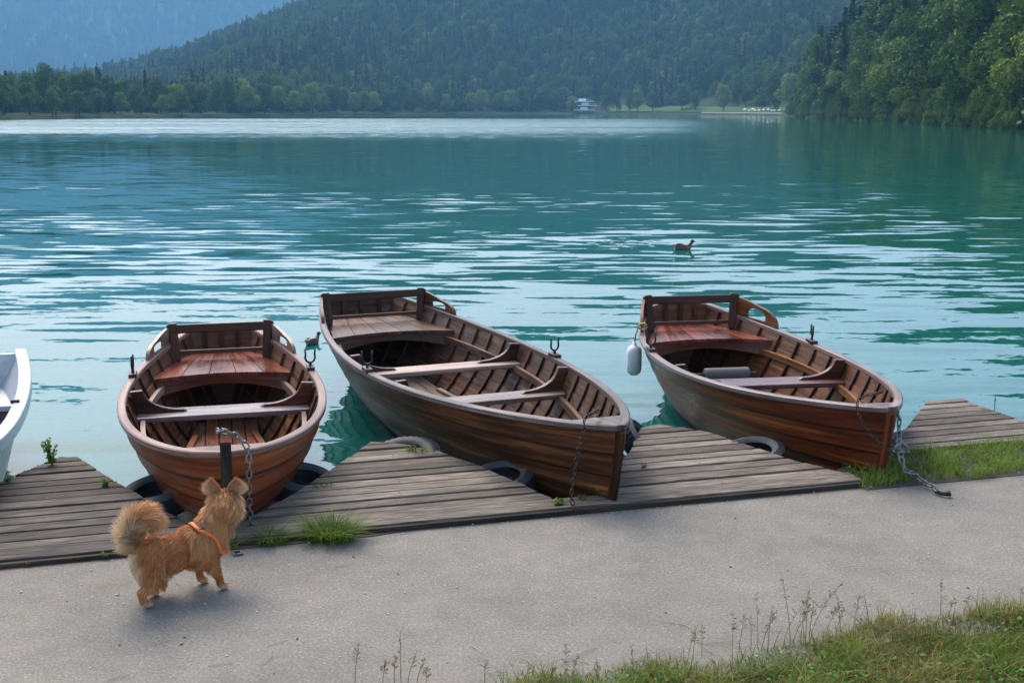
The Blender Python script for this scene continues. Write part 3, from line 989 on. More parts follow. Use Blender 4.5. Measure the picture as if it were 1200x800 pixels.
# long front timber along the path
fp = empty('edge_timber', (*edge(-.1, .08), 0))
tag(fp, 'long grey timber laid along the path in front of the boats', 'timber')
def fpl(u, v, h):
    q = edge(u, v); e = edge(-.1, .08); return (q[0] - e[0], q[1] - e[1], h)
mb = MB(); mb.prism([(-1.50, .015), (1.98, .015), (1.98, .160), (-1.50, .160)], fpl, -.004, DECK_Z + .006)
mb.build('top_plank', M['deck'], fp, bevel=.005)
mb = MB(); mb.prism([(-1.48, -.012), (1.96, -.012), (1.96, .012), (-1.48, .012)], fpl, -.03, DECK_Z - .004)
mb.build('front_board', M['deck_edge'], fp, bevel=.003)
fp2 = empty('edge_timber', (*edge(-2.3, .08), 0))
tag(fp2, 'dark grey timber along the path in front of the left jetty', 'timber')
def fpl2(u, v, h):
    q = edge(u, v); e = edge(-2.3, .08); return (q[0] - e[0], q[1] - e[1], h)
mb = MB(); mb.prism([(-4.0, .02), (-1.56, .02), (-1.56, .160), (-4.0, .160)], fpl2, -.004, DECK_Z + .003)
mb.build('top_plank', M['deck_dark'], fp2, bevel=.005)
mb = MB(); mb.prism([(-4.0, -.01), (-1.60, -.01), (-1.60, .016), (-4.0, .016)], fpl2, -.03, DECK_Z - .008)
mb.build('front_board', M['deck_edge'], fp2, bevel=.003)
sheet('soil_strip', [edge(-1.56, -.035), edge(-1.2, -.05), edge(-.7, -.045), edge(-.55, -.015), edge(-.55, .01), edge(-1.56, .01)], .004, M['soil'], .12)
sheet('soil_strip', [edge(1.96, -.06), edge(4.6, -.05), edge(4.6, .47), edge(2.25, .46), edge(1.99, .30)], .004, M['soil'], .3)

# ------------------------------------------------------------------ rowing boats
class Hull:
    def __init__(s, Lh, B, r, m, e, zb, zm, zs, zk=-.44, rake=.30, trake=.10, full=.46):
        s.full = full
        s.L, s.B, s.r, s.m, s.e, s.zb, s.zm, s.zs, s.zk, s.rake, s.tr = Lh, B, r, m, e, zb, zm, zs, zk, rake, trake
    def zg(s, t):
        if t < .62: return s.zm + (s.zb - s.zm) * max(0, 1 - t / .62) ** 2
        return s.zm + (s.zs - s.zm) * ((t - .62) / .38) ** 2
    def half(s, v, t):
        e = s.e + (1 - v) ** 1.3 * .75
        r = s.r * (.18 + .82 * v ** .8)
        if t < s.m: f = (1 - (1 - t / s.m) ** 2) ** e if t > 0 else 0
        else: f = 1 - (1 - r) * ((t - s.m) / (1 - s.m)) ** 2
        return s.B / 2 * f * (.03 + .97 * max(v, 0) ** s.full)
    def z(s, v, t):
        zk = s.zk + .05 * max(0, (t - .75) / .25) ** 2
        return zk + (s.zg(t) - zk) * v ** 1.12
    def y(s, v, t):
        ys = s.rake * (1 - v) ** 1.5
        return ys + t * (s.L - s.tr * (1 - v) - ys)
    def pt(s, v, t, side, off=0.0):
        h = s.half(v, t) + off
        return (side * h, s.y(v, t), s.z(v, t))
    def v_at(s, zz, t):
        lo, hi = 0., 1.
        for _ in range(30):
            m = (lo + hi) / 2
            if s.z(m, t) < zz: lo = m
            else: hi = m
        return lo
    def t_of_y(s, yy): return min(max(yy / s.L, 0), 1)
    def inner(s, zz, t, off=-.03): return max(0.0, s.half(s.v_at(zz, t), t) + off)

def make_hull(hl, mo, mi, root, strakes=9, nt_=46):
    mb = MB()
    vs = [(k / strakes) ** 1.28 for k in range(strakes + 1)]
    ts = list(np.linspace(0, 1, nt_) ** 1.25)
    for side in (1, -1):
        prev_up = None
        for k in range(strakes):
            tone = random.random()
            rows, uvs = [], []
            for q in (0, .5, 1):
                v = vs[k] + (vs[k + 1] - vs[k]) * q
                off = .017 * (1 - q) + .001 if k else .003 * (1 - q)
                rows.append([hl.pt(v, t, side, off if t > 0 else off * .4) for t in ts])
                uvs.append([(hl.y(v, t), (k + q) * .13 + (3 if side < 0 else 0)) for t in ts])
            if k:
                mb.grid([prev_up, rows[0]], [uvs[0], uvs[0]], tone=tone, mi=0)
            mb.grid(rows, uvs, tone=tone, mi=0)
            prev_up = rows[-1]
            # inside
            rin, uin = [], []
            for q in (0, .5, 1):
                v = vs[k] + (vs[k + 1] - vs[k]) * q
                off = -.016 - .006 * q
                rin.append([hl.pt(v, t, side, max(off, -hl.half(v, t))) for t in ts])
                uin.append([(hl.y(v, t) + 9, (k + q) * .13) for t in ts])
            mb.grid(rin, uin, tone=tone, mi=1)
            if k == strakes - 1:
                mb.grid([rows[-1], rin[-1]], [uvs[-1], uvs[-1]], tone=tone, mi=1)
    o = mb.build('hull', [mo, mi], root, smooth=True)
    return o

def rail(hl, side, t0=0., t1=1., n=50, wid=(-.030, .019), zz=(-.010, .020)):
    pts, fr = [], []
    for t in np.linspace(t0, t1, n):
        pts.append(Vector(hl.pt(1, t, side)))
    for i in range(n):
        a, b = pts[max(i - 1, 0)], pts[min(i + 1, n - 1)]
        d = (b - a); d.z = 0; d.normalize()
        A = Vector((d.y, -d.x, 0)) * 1.0
        if A.x * side < 0: A = -A
        if i == 0: A = Vector((side, 0, 0))
        fr.append((A, Vector((0, 0, 1))))
    a0, a1 = wid; b0, b1 = zz
    c = .006
    prof = [(a0, b0), (a1, b0), (a1 + .001, b1 - c), (a1 - c, b1), (a0 + c, b1), (a0, b1 - c)]
    mb = MB(); mb.sweep(pts, fr, prof)
    return mb

def lr_box(mb, p, size, ang=0):
    mb.box(p, size, Matrix.Rotation(ang, 3, 'Z'))

def oarlock_obj(root, base, turn, mat, tall=1.0):
    mb = MB()
    mb.tube([(0, 0, -.02), (0, 0, .03)], .010, 8)
    c = .066 * tall
    pts = [(.034 * math.cos(a), 0, c + .038 * math.sin(a)) for a in np.linspace(R(155), R(385), 15)]
    pts = [(-.036, 0, c + .055 * tall)] + pts + [(.036, 0, c + .055 * tall)]
    mb.tube(pts, [.005] + [.007] * (len(pts) - 2) + [.006], 8)
    o = mb.build('oarlock', mat, root, smooth='all')
    o.location = base; o.rotation_euler = (0, 0, turn)
    mb = MB(); mb.box((0, 0, .004), (.05, .13, .03))
    b = mb.build('mount', M['dark_wood'], o, bevel=.004)
    b.location = (0, 0, -.012); b.rotation_euler = (0, 0, -turn)

def make_boat(name, label, loc, yaw, hl, mats, thwarts, seat_t, back_t, locks, n_ribs=15, z_th=.125, z_seat=.17, z_back=.43, stempost=False, z_floor=-.24):
    root = empty(name, (loc[0], loc[1], 0), yaw)
    tag(root, label, 'boat', 'wooden rowing boats moored at the jetties')
    make_hull(hl, mats['hull'], mats['inside'], root)
    # keel and stem
    pts = [Vector((0, hl.y(v, 0) - .012, hl.z(v, 0))) for v in np.linspace(1, 0, 14)]
    fr = []
    for i in range(len(pts)):
        d = (pts[min(i + 1, 13)] - pts[max(i - 1, 0)]).normalized()
        fr.append((Vector((1, 0, 0)), Vector((0, -d.z, d.y)).normalized() * -1))
    mb = MB()
    top = pts[0] + Vector((0, -.002, -.012))
    pts = pts[1:]; fr = fr[1:]
    mb.sweep([top] + pts, [fr[0]] + fr, [(-.024, -.04), (.024, -.04), (.011, .012), (-.011, .012)])
    mb.build('stem', mats['stem'], root, bevel=.005)
    mb = MB()
    mb.box((0, (hl.rake + hl.L - hl.tr) / 2, hl.zk - .01), (.045, hl.L - hl.rake - hl.tr, .06)); mb.build('keel', mats['stem'], root)
    # rails
    for s in (1, -1): rail(hl, s).build('gunwale', mats['rail'], root, smooth=True)
    # breasthook
    nb = 8; tb = .055
    L_, R_ = [], []
    for t in np.linspace(0.004, tb, nb):
        h = max(.004, hl.half(1, t) - .034)
        L_.append((-h, hl.y(1, t), hl.zg(t) + .018)); R_.append((h, hl.y(1, t), hl.zg(t) + .018))
    mb = MB(); mb.grid([L_, R_], [[(p[1], p[0]) for p in L_], [(p[1], p[0]) for p in R_]])
    mb.grid([[(p[0], p[1], p[2] - .05) for p in L_], [(p[0], p[1], p[2] - .05) for p in R_]], [[(p[1], p[0]) for p in L_], [(p[1], p[0]) for p in R_]], flip=True)
    a, b = L_[-1], R_[-1]
    mb.add([a, b, (b[0], b[1], b[2] - .05), (a[0], a[1], a[2] - .05)], [[0, 1, 2, 3]], [[(0, 0), (.1, 0), (.1, .05), (0, .05)]])
    mb.build('breasthook', mats['rail'], root)
    # transom
    vv = np.linspace(0, 1, 12)
    out = [(hl.half(v, 1) + .003, v) for v in vv]
    poly3 = [(-h, v) for h, v in out[::-1]] + [(h, v) for h, v in out]
    arch = []
    hw = hl.half(1, 1) - .006
    for x in np.linspace(hw, -hw, 9)[1:-1]: arch.append((x, 1 + .10 * (1 - (x / hw) ** 2)))
    poly3 = poly3 + arch
    def to3(u, v, h):
        zz = hl.z(min(v, 1), 1) + max(0, v - 1) * .45
        return (u, hl.y(min(v, 1), 1) + h, zz)
    mb = MB(); mb.prism(poly3, to3, -.022, .012, uvf=lambda u, v, h: (u, v * .7)); mb.build('transom', mats['inside'], root)
    for x in (-.5, 0, .5):
        mb = MB(); zt = hl.zg(1)
        mb.box((x * hw, hl.L - .045 - .02, zt - .16), (.035, .03, .42), Matrix.Rotation(R(-4), 3, 'X')); mb.build('transom_cleat', mats['trim'], root, bevel=.003)
    # ribs
    for t in np.linspace(.10, .955, n_ribs):
        for s in (1, -1):
            pts, fr = [], []
            for v in np.linspace(.04, .985, 11):
                h = hl.half(v, t)
                pts.append(Vector((s * max(.01, h - .026), hl.y(v, t), hl.z(v, t))))
            for i in range(11):
                d = (pts[min(i + 1, 10)] - pts[max(i - 1, 0)]); d.y = 0; d.normalize()
                nrm = Vector((-d.z, 0, d.x)) * s
                fr.append((Vector((0, 1, 0)), nrm))
            mb = MB(); mb.sweep(pts, fr, [(-.012, -.008), (.012, -.008), (.012, .012), (-.012, .012)])
            mb.build('rib', mats['rib'], root)
    # risers (stringers under the seats)
    for s in (1, -1):
        pts, fr = [], []
        for t in np.linspace(.13, .93, 26):
            h = hl.inner(z_th - .035, t, -.052)
            pts.append(Vector((s * h, t * hl.L, z_th - .035 + .0))); fr.append((Vector((s, 0, 0)), Vector((0, 0, 1))))
        mb = MB(); mb.sweep(pts, fr, [(-.016, -.028), (.012, -.028), (.012, .020), (-.016, .020)]); mb.build('riser', mats['riser'], root)
    # floor boards
    mb = MB(); nbd = 7; wfl = hl.inner(z_floor, .5, -.05)
    edges = np.linspace(-wfl, wfl, nbd + 1)
    tt = np.linspace(.08, .97, 90)
    inn = np.array([hl.inner(z_floor, t, -.035) for t in tt])
    for a, b in zip(edges[:-1], edges[1:]):
        need = max(abs(a), abs(b)); ok = np.where(inn >= need - .004)[0]
        if len(ok) < 2: continue
        y0, y1 = tt[ok[0]] * hl.L, tt[ok[-1]] * hl.L
        mb.box(((a + b) / 2, (y0 + y1) / 2, z_floor), (b - a - .006, y1 - y0, .02))
    mb.build('floorboards', mats['floor'], root, bevel=.002)
    for s in (1, -1):
        # loose foot battens, curved
        pts = [Vector((s * (wfl * (.62 + .2 * math.sin(q * PI))), (.30 + .40 * q) * hl.L, z_floor + .022)) for q in np.linspace(0, 1, 12)]
        mb = MB(); mb.sweep(pts, [(Vector((1, 0, 0)), Vector((0, 0, 1)))] * 12, [(-.02, -.011), (.02, -.011), (.02, .013), (-.02, .013)])
        mb.build('floor_batten', mats['batten'], root)
    # thwarts and their knees
    for t in thwarts:
        dep = .235 if len(thwarts) == 1 else .20
        rows = []
        y0, y1 = t * hl.L - dep / 2, t * hl.L + dep / 2
        h0, h1 = hl.inner(z_th, y0 / hl.L, -.026), hl.inner(z_th, y1 / hl.L, -.026)
        mb = MB()
        mb.prism([(-h0, y0), (h0, y0), (h1, y1), (-h1, y1)], lambda u, v, h: (u, v, h), z_th - .034, z_th, uvf=lambda u, v, h: (u, v))
        mb.build('thwart', mats['thwart'], root, bevel=.007)
        for s in (1, -1):
            yk = t * hl.L + .015
            tk = yk / hl.L
            zg = hl.zg(tk)
            hg = hl.inner(zg - .03, tk, -.028); hb = hl.inner(z_th, tk, -.03)
            P = [(hb, z_th), (hg, zg + .015), (hg - .075, zg + .02)]
            for q in np.linspace(0, 1, 9)[1:]:
                a = q * PI / 2
                P.append((hg - .085 - .23 * (1 - math.cos(a)), zg + .01 - (zg + .01 - z_th - .016) * math.sin(a)))
            P.append((hg - .345, z_th))
            mb = MB(); mb.prism(P, lambda u, v, h: (s * u, yk + h, v), -.02, .02, uvf=lambda u, v, h: (u, v))
            mb.build('knee', mats['trim'], root, bevel=.004)
    # stern seat, front edge hollowed
    nq, ns = 10, 41
    yb = hl.L - .05
    npl = 5
    mb = MB()
    front = []
    for p_ in range(npl):
        f0, f1 = -1 + 2 * p_ / npl, -1 + 2 * (p_ + 1) / npl
        tone = random.random()
        top, uvs = [], []
        for q in np.linspace(0, 1, nq):
            row, ur = [], []
            for f in np.linspace(f0 + .006, f1 - .006, 6):
                yf = seat_t * hl.L + .12 * (1 - f * f) * (hl.B / 1.25)
                yy = yf + (yb - yf) * q
                h = hl.inner(z_seat, yy / hl.L, -.024)
                row.append((f * h, yy, z_seat)); ur.append((yy, f * .5))
            top.append(row); uvs.append(ur)
        bot = [[(x, y, z - .026) for x, y, z in r_] for r_ in top]
        mb.grid(top, uvs, tone=tone); mb.grid(bot, uvs, tone=tone, flip=True)
        mb.grid([top[0], bot[0]], [uvs[0], uvs[0]], tone=tone)
        mb.grid([[r_[0] for r_ in top], [r_[0] for r_ in bot]], [[u[0] for u in uvs]] * 2, tone=tone)
        mb.grid([[r_[-1] for r_ in top], [r_[-1] for r_ in bot]], [[u[-1] for u in uvs]] * 2, tone=tone)
    mb.build('stern_seat', mats['seat'], root)
    ap_t, ap_b = [], []
    for f in np.linspace(-1, 1, 21):
        yf = seat_t * hl.L + .12 * (1 - f * f) * (hl.B / 1.25) + .022
        h = hl.inner(z_seat, yf / hl.L, -.03)
        ap_t.append((f * h, yf, z_seat - .027))
        dz = .055 + .045 * abs(f) ** 2
        h2 = hl.inner(z_seat - .03 - dz, yf / hl.L, -.03)
        ap_b.append((f * h2, yf, z_seat - .027 - dz))
    mb = MB()
    uu = [[(p[0], 0) for p in ap_t], [(p[0], .1) for p in ap_t]]
    mb.grid([ap_t, ap_b], uu)
    mb.grid([[(x, y + .02, z) for x, y, z in ap_t], [(x, y + .02, z) for x, y, z in ap_b]], uu, flip=True)
    mb.grid([ap_b, [(x, y + .02, z) for x, y, z in ap_b]], uu)
    mb.build('seat_apron', mats['seat'], root)
    # backrest
    ybk = back_t * hl.L
    hb_ = hl.half(1, back_t) - .055
    lean = R(-6)
    hgt = z_back - z_seat
    br = empty('backrest', (0, ybk, z_seat)); br.parent = root; br.rotation_euler = (lean, 0, 0)
    wtop = hb_ + .028
    for s in (1, -1):
        mb = MB(); mb.box((s * hb_, 0, hgt / 2 + .012), (.062, .04, hgt + .02), Matrix.Rotation(R(4) * s, 3, 'Y'))
        mb.build('post', mats['trim'], br, bevel=.006)
    mb = MB(); mb.box((0, -.004, hgt - .022), (2 * wtop + .05, .034, .068)); mb.build('top_rail', mats['trim'], br, bevel=.008)
    mb = MB(); mb.box((0, .012, .062), (2 * hb_ - .06, .026, .03)); mb.build('lower_rail', mats['trim'], br, bevel=.004)
    # arched arm panels on the gunwale
    for s in (1, -1):
        ln = .50 if hl.B < 1.3 else .54
        zt = hgt + z_seat - .01
        y_r = ybk + .03
        def P3(yy, zz, hh):
            t = min(1, yy / hl.L)
            base = hl.half(1, t) - .004
            # the panel leans from the rail towards the backrest post
            k = 0.0
            return (s * (base + (wtop + .005 - base) * k + hh), yy, zz)
        zg0 = hl.zg(back_t) + .018
        def zgl(yy): return hl.zg(min(1, yy / hl.L)) + .018
        no = 44
        outer = []
        for q in np.linspace(0, 1, 12): outer.append((y_r, zgl(y_r) + (zt - zgl(y_r)) * q))
        for q in np.linspace(0, 1, 11)[1:]: outer.append((y_r - .60 * ln * q, zt - .045 * q ** 1.5))
        yc, zc = y_r - .60 * ln, zt - .045
        for q in np.linspace(0, 1, 14)[1:]:
            a = q * PI / 2
            outer.append((yc - .40 * ln * math.sin(a), zgl(yc - .4 * ln * math.sin(a)) + (zc - zgl(yc)) * math.cos(a) ** .8))
        for q in np.linspace(0, 1, 12)[1:-1]: outer.append((y_r - ln + ln * q, zgl(y_r - ln + ln * q)))
        hole = []
        hy0, hy1 = y_r - .13 * 1.0, y_r - .72 * ln
        htop = zt - .062
        for (yy, zz) in outer:
            # same angle from the hole's middle, on an arch outline
            cy, cz = (hy0 + hy1) / 2, zgl((hy0 + hy1) / 2) + .05
            dy, dz = yy - cy, zz - cz
            a = math.atan2(dz, dy)
            ry = (hy0 - hy1) / 2; rz = htop - cz if dz >= 0 else .032
            if dz >= 0: k = 1 / math.sqrt((math.cos(a) / ry) ** 2 + (math.sin(a) / rz) ** 2 + 1e-9)
            else: k = 1 / max(abs(math.cos(a)) / ry, abs(math.sin(a)) / rz + 1e-9)
            hole.append((cy + k * math.cos(a), cz + k * math.sin(a)))
        mb = MB()
        oo = outer + [outer[0]]; ho = hole + [hole[0]]
        for hh, fl in ((-.012, False), (.012, True)):
            mb.grid([[P3(y, z, hh) for y, z in oo], [P3(y, z, hh) for y, z in ho]], [[(y, z) for y, z in oo], [(y, z) for y, z in ho]], flip=fl, tone=.5)
        for loop in (oo, ho):
            mb.grid([[P3(y, z, -.012) for y, z in loop], [P3(y, z, .012) for y, z in loop]], [[(y, z) for y, z in loop], [(y, z + .02) for y, z in loop]], tone=.5)
        mb.build('arm_panel', mats['arm'], root)
    for (t, s, turn) in locks:
        p = hl.pt(1, t, s, -.004)
        oarlock_obj(root, (p[0], p[1], p[2] + .035), turn, mats.get('lock', M['dark_iron']))
    if stempost:
        mb = MB(); mb.box((0, -.028, hl.zb - .12), (.052, .035, .38), Matrix.Rotation(R(-8), 3, 'X')); mb.build('stem_post', M['deck_edge'], root, bevel=.006)
    return root

HL = Hull(3.807, 1.218, .413, .523, .58, .392, .25, .312)
boat_l = make_boat('rowing_boat', 'reddish wooden rowing boat with one silvery thwart, bow pointing at the dog', (-1.357, 5.46), .242, HL,
    dict(hull=M['hull_red'], inside=M['in_red'], stem=M['hull_red'], rail=M['rail_peach'], strip=M['hull_red'], trim=M['dark_red'], rib=M['dark_wood'], riser=M['thwart_pale'],
         floor=M['floor_red'], batten=M['hull_red'], thwart=M['thwart_silver'], seat=M['seat_red'], arm=M['thwart_pale']),
    [.53], .735, .895, [(.64, 1, R(10)), (.655, -1, R(85))], 13, stempost=True)
HC_ = Hull(5.408, 1.395, .481, .533, .837, .43, .248, .31)
boat_c = make_boat('rowing_boat', 'dark brown weathered rowing boat with two pale thwarts, the longest in the middle', (.548, 5.80), .368, HC_,
    dict(hull=M['hull_brown'], inside=M['in_brown'], stem=M['hull_brown'], rail=M['rail_grey'], strip=M['hull_brown'], trim=M['dark_wood'], rib=M['dark_wood'], riser=M['in_brown'],
         floor=M['floor_brown'], batten=M['floor_brown'], thwart=M['thwart_pale'], seat=M['seat_brown'], arm=M['in_brown']),
    [.375, .565], .785, .90, [(.455, -1, R(-10)), (.452, 1, R(15))], 19, z_th=.135)
HR = Hull(4.078, 1.342, .397, .55, .901, .408, .231, .323)
boat_r = make_boat('rowing_boat', 'mahogany rowing boat with one red thwart and a white fender over its side', (2.049, 6.26), .146, HR,
    dict(hull=M['hull_mahogany'], inside=M['in_mahogany'], stem=M['hull_mahogany'], rail=M['rail_pale'], strip=M['hull_mahogany'], trim=M['dark_red'], rib=M['dark_red'], riser=M['in_mahogany'],
         floor=M['floor_brown'], batten=M['hull_mahogany'], thwart=M['thwart_red'], seat=M['seat_red'], arm=M['in_mahogany']),
    [.49], .775, .905, [(.625, -1, R(0)), (.655, 1, R(80))], 14, z_th=.12, z_seat=.18, z_back=.46)

# white boat at the left edge of the picture
HW = Hull(3.7, 1.36, .75, .5, .5, .36, .25, .30, full=.24)
bw = empty('rowing_boat', (-3.01, 4.66, 0), .27)
tag(bw, 'white fibreglass rowing boat cut off by the left edge of the photo', 'boat')
make_hull(HW, M['fibre_white'], M['fibre_inside'], bw, 1)
for s in (1, -1): rail(HW, s, wid=(-.045, .035), zz=(-.045, .03)).build('gunwale', M['fibre_white'], bw, smooth=True, bevel=.008)
for y0, y1 in ((1.15, 1.5), (2.1, 2.5), (3.0, 3.68)):
    h0, h1 = HW.inner(.08, y0 / 3.7, -.02), HW.inner(.08, y1 / 3.7, -.02)
    mb = MB(); mb.prism([(-h0, y0), (h0, y0), (h1, y1), (-h1, y1)], lambda u, v, h: (u, v, h), .04, .08); mb.build('thwart', M['fibre_inside'], bw, bevel=.01)
mb = MB(); mb.prism([(-HW.half(v, 1), v) for v in np.linspace(1, 0, 9)] + [(HW.half(v, 1), v) for v in np.linspace(0, 1, 9)], lambda u, v, h: (u, HW.y(v, 1) + h, HW.z(v, 1)), -.03, .01); mb.build('transom', M['fibre_white'], bw)
mb = MB(); mb.box((0, 2.0, -.27), (.62, 2.6, .02)); mb.build('floorboards', M['floor_brown'], bw)
p = HW.pt(1, .60, 1, -.03)
mb = MB(); mb.box((p[0], p[1], p[2] + .035), (.05, .025, .022)); mb.build('cleat', M['dark_iron'], bw, bevel=.004)

# ------------------------------------------------------------------ chains, fenders, tyres
def local(root_loc, yaw, p):
    c, s = math.cos(yaw), math.sin(yaw)
    return Vector((root_loc[0] + c * p[0] - s * p[1], root_loc[1] + s * p[0] + c * p[1], p[2]))

def chain(label, pts, mat, pitch=.034, r=.0045, lw=.012, name='mooring_chain', group=None):
    pts = [Vector(p) for p in pts]
    # resample a smooth curve
    seg = []
    for i in range(len(pts) - 1):
        p0, p1, p2, p3 = pts[max(i - 1, 0)], pts[i], pts[i + 1], pts[min(i + 2, len(pts) - 1)]
        for t in np.linspace(0, 1, 30, endpoint=False):
            seg.append(.5 * ((2 * p1) + (p2 - p0) * t + (2 * p0 - 5 * p1 + 4 * p2 - p3) * t * t + (3 * p1 - p0 - 3 * p2 + p3) * t ** 3))
    seg.append(pts[-1])
    d = [0]
    for a, b in zip(seg[:-1], seg[1:]): d.append(d[-1] + (b - a).length)
    nl = max(3, int(d[-1] / pitch))
    org = pts[0]
    mb = MB()
    for k in range(nl):
        q = (k + .5) / nl * d[-1]
        i = min(int(np.searchsorted(d, q)), len(seg) - 1)
        c = seg[i]
        T = (seg[min(i + 2, len(seg) - 1)] - seg[max(i - 2, 0)]).normalized()
        a = Vector((0, 0, 1)) if abs(T.z) < .8 else Vector((1, .3, 0))
        A = (a - T * a.dot(T)).normalized(); B = T.cross(A)
        ang = (k % 2) * PI / 2 + random.uniform(-.3, .3)
        W_ = A * math.cos(ang) + B * math.sin(ang)
        ll = pitch * .72
        loop = [c - org + T * (ll * (1 if math.cos(x) > 0 else -1) * .45 + math.cos(x) * ll * .35) + W_ * math.sin(x) * lw for x in np.linspace(0, 2 * PI, 11)[:-1]]
        n = len(loop); rows = []
        nn = T.cross(W_)
        for j in range(n):
            t = (loop[(j + 1) % n] - loop[j - 1]).normalized(); b = t.cross(nn)
            rows.append([loop[j] + (nn * math.cos(x) + b * math.sin(x)) * r for x in np.linspace(0, 2 * PI, 7)[:-1]])
        rows.append(rows[0])
        mb.grid(rows, None, True)
    o = mb.build(name, mat, None, smooth='all')
    o.location = org
    tag(o, label, 'chain', group)
    return o

lb, ly = (-1.357, 5.46), .242
def LP(x, y, z): return local(lb, ly, (x, y, z))
chain('steel chain looped over the reddish boat\'s bow beside its post', [LP(-.04, .06, .50), LP(0.0, -.02, .515), LP(.06, .02, .475), LP(.10, .015, .42), LP(.105, -.01, .34), LP(.10, -.01, .22), LP(.10, .02, .06), LP(.10, .06, -.1)], M['steel'])
cb, cy_ = (.548, 5.80), .368
def CPt(x, y, z): return local(cb, cy_, (x, y, z))
q = edge(.40, .10)
chain('thin rusty chain hanging down the dark brown boat\'s bow', [CPt(.04, .34, .455), CPt(-.03, .22, .475), CPt(-.10, .13, .49), CPt(-.16, .09, .475), CPt(-.175, .07, .42), (.33, 5.80, .30), (.31, 5.79, .17), (.30, 5.78, .08), (.31, 5.775, .042)], M['iron'], .026, .0034, .009)
rb, ry_ = (2.049, 6.26), .146
def RP(x, y, z): return local(rb, ry_, (x, y, z))
chain('thin chain looped over the mahogany boat\'s bow rail', [RP(.06, .24, .455), RP(-.02, .16, .465), RP(-.10, .12, .465), RP(-.155, .09, .44), RP(-.15, .06, .36), RP(-.11, .01, .28), RP(-.05, -.045, .22), RP(0, -.07, .19)], M['iron'], .024, .003, .008)
ch = chain('heavy steel chain running from the mahogany boat\'s bow onto the path', [RP(.03, .02, .42), RP(.055, .02, .36), RP(.06, .02, .28), RP(.04, -.04, .20), RP(.05, -.10, .10), (2.20, 6.26, .05), (2.22, 6.20, .03), (2.25, 6.12, .025), (2.255, 6.06, .02)], M['steel'], .036, .005, .013)
mb = MB()
mb.tube([(-.028, 0, 0), (-.03, 0, .03), (0, 0, .055), (.03, 0, .03), (.028, 0, 0)], .009, 8); mb.tube([(-.045, 0, 0), (.045, 0, 0)], .008, 8)
sh = mb.build('shackle', M['steel'], ch, smooth='all'); sh.location = RP(.045, -.05, .19) - RP(.03, .02, .42)
mb = MB(); mb.tube([(0, 0, 0), (.02, -.05, .004), (.05, -.06, .004), (.055, -.03, .004)], .011, 8); 
hk = mb.build('hook', M['dark_iron'], ch, smooth='all'); hk.location = Vector((2.25, 6.07, .016)) - RP(.03, .02, .42)

# white fender on the mahogany boat
fpos = local(rb, ry_, HR.pt(1, .775, -1, .055))
fd = empty('boat_fender', (fpos.x, fpos.y, .06))
tag(fd, 'white sausage-shaped fender hanging from the mahogany boat\'s stern corner', 'fender')
mb = MB(); prof = [(0, -.13), (.03, -.128), (.052, -.11), (.06, -.08), (.06, .06), (.052, .09), (.03, .108), (.014, .115), (.013, .14), (0, .142)]
mb.grid([[(r_ * math.cos(a), r_ * math.sin(a), z) for a in np.linspace(0, 2 * PI, 19)[:-1]] for r_, z in prof], None, True)
mb.build('fender_body', M['fender'], fd, smooth='all')
mb = MB(); mb.tube([(0, 0, .135), (.008, 0, .19), (.026, 0, .255), (.05, .005, .288)], .006, 6); 
for k in range(4):
    mb.tube([(.062 + .033 * math.cos(a), .010 * k - .015 + .004 * math.sin(2 * a), .262 + .026 * math.sin(a)) for a in np.linspace(0, 2 * PI, 12)], .006, 6)
mb.build('rope', M['rope'], fd, smooth='all')
# grey roll lying in the mahogany boat
gp = RP(-.05, .615 * 4.078, z_ := -.02 + .07)
gr = empty('boat_fender', (gp.x, gp.y, .06), ry_)
tag(gr, 'grey roll lying across the mahogany boat behind its thwart', 'fender')
mb = MB(); mb.tube([(-.20, 0, 0), (-.193, 0, 0), (.133, 0, 0), (.14, 0, 0)], [.045, .052, .052, .045], 16); mb.build('roll', M['grey_foam'], gr, smooth=True)
mb = MB(); mb.tube([(-.30, 0, -.002), (.20, 0, -.002)], .02, 8); mb.build('core_pipe', M['deck_edge'], gr, smooth=True)

def tyre_mesh(Rr, wd):
    mb = MB()
    ri = Rr * .60
    prof = [(ri, -wd * .32), (ri + .012, -wd * .42), ((Rr + ri) / 2, -wd * .5), (Rr - .02, -wd * .44), (Rr, -wd * .34), (Rr, 0), (Rr, wd * .34), (Rr - .02, wd * .44), ((Rr + ri) / 2, wd * .5), (ri + .012, wd * .42), (ri, wd * .32), (ri + .03, wd * .25), (Rr - .035, wd * .3), (Rr - .035, -wd * .3), (ri + .03, -wd * .25)]
    n = 48
    rows = [[(r_ * math.cos(a), w_, r_ * math.sin(a)) for r_, w_ in prof] for a in np.linspace(0, 2 * PI, n + 1)]
    mb.grid(rows, None, True)
    return mb, n
def tyre(label, x, y, z, face_az, tilt, Rr=.2, wd=.13, lugs=True):
    """face_az: direction the axle points (degrees from +X); tilt: leaning of the axle upwards"""
    root = empty('tyre', (x, y, z))
    root.rotation_euler = (Matrix.Rotation(R(face_az - 90), 3, 'Z') @ Matrix.Rotation(R(tilt), 3, 'X')).to_euler()
    tag(root, label, 'tyre', 'old tyres along the jetty edges')
    mb, n = tyre_mesh(Rr, wd)
    mb.build('carcass', M['rubber'], root, smooth=True)
    if lugs:
        mb = MB()
        for k in range(36):
            a = 2 * PI * k / 36
            for s in (-1, 1):
                a2 = a + (.087 if s > 0 else 0)
                mb.box((Rr * math.cos(a2), s * wd * .19, Rr * math.sin(a2)), (.016, wd * .30, .022), Matrix.Rotation(-a2, 3, 'Y'))
        mb.build('tread', M['rubber'], root)
tyre('tyre hooked over the edge of the dark left jetty beside the reddish boat', -1.89, 6.11, -.025, 40, 101, .205, .14, False)
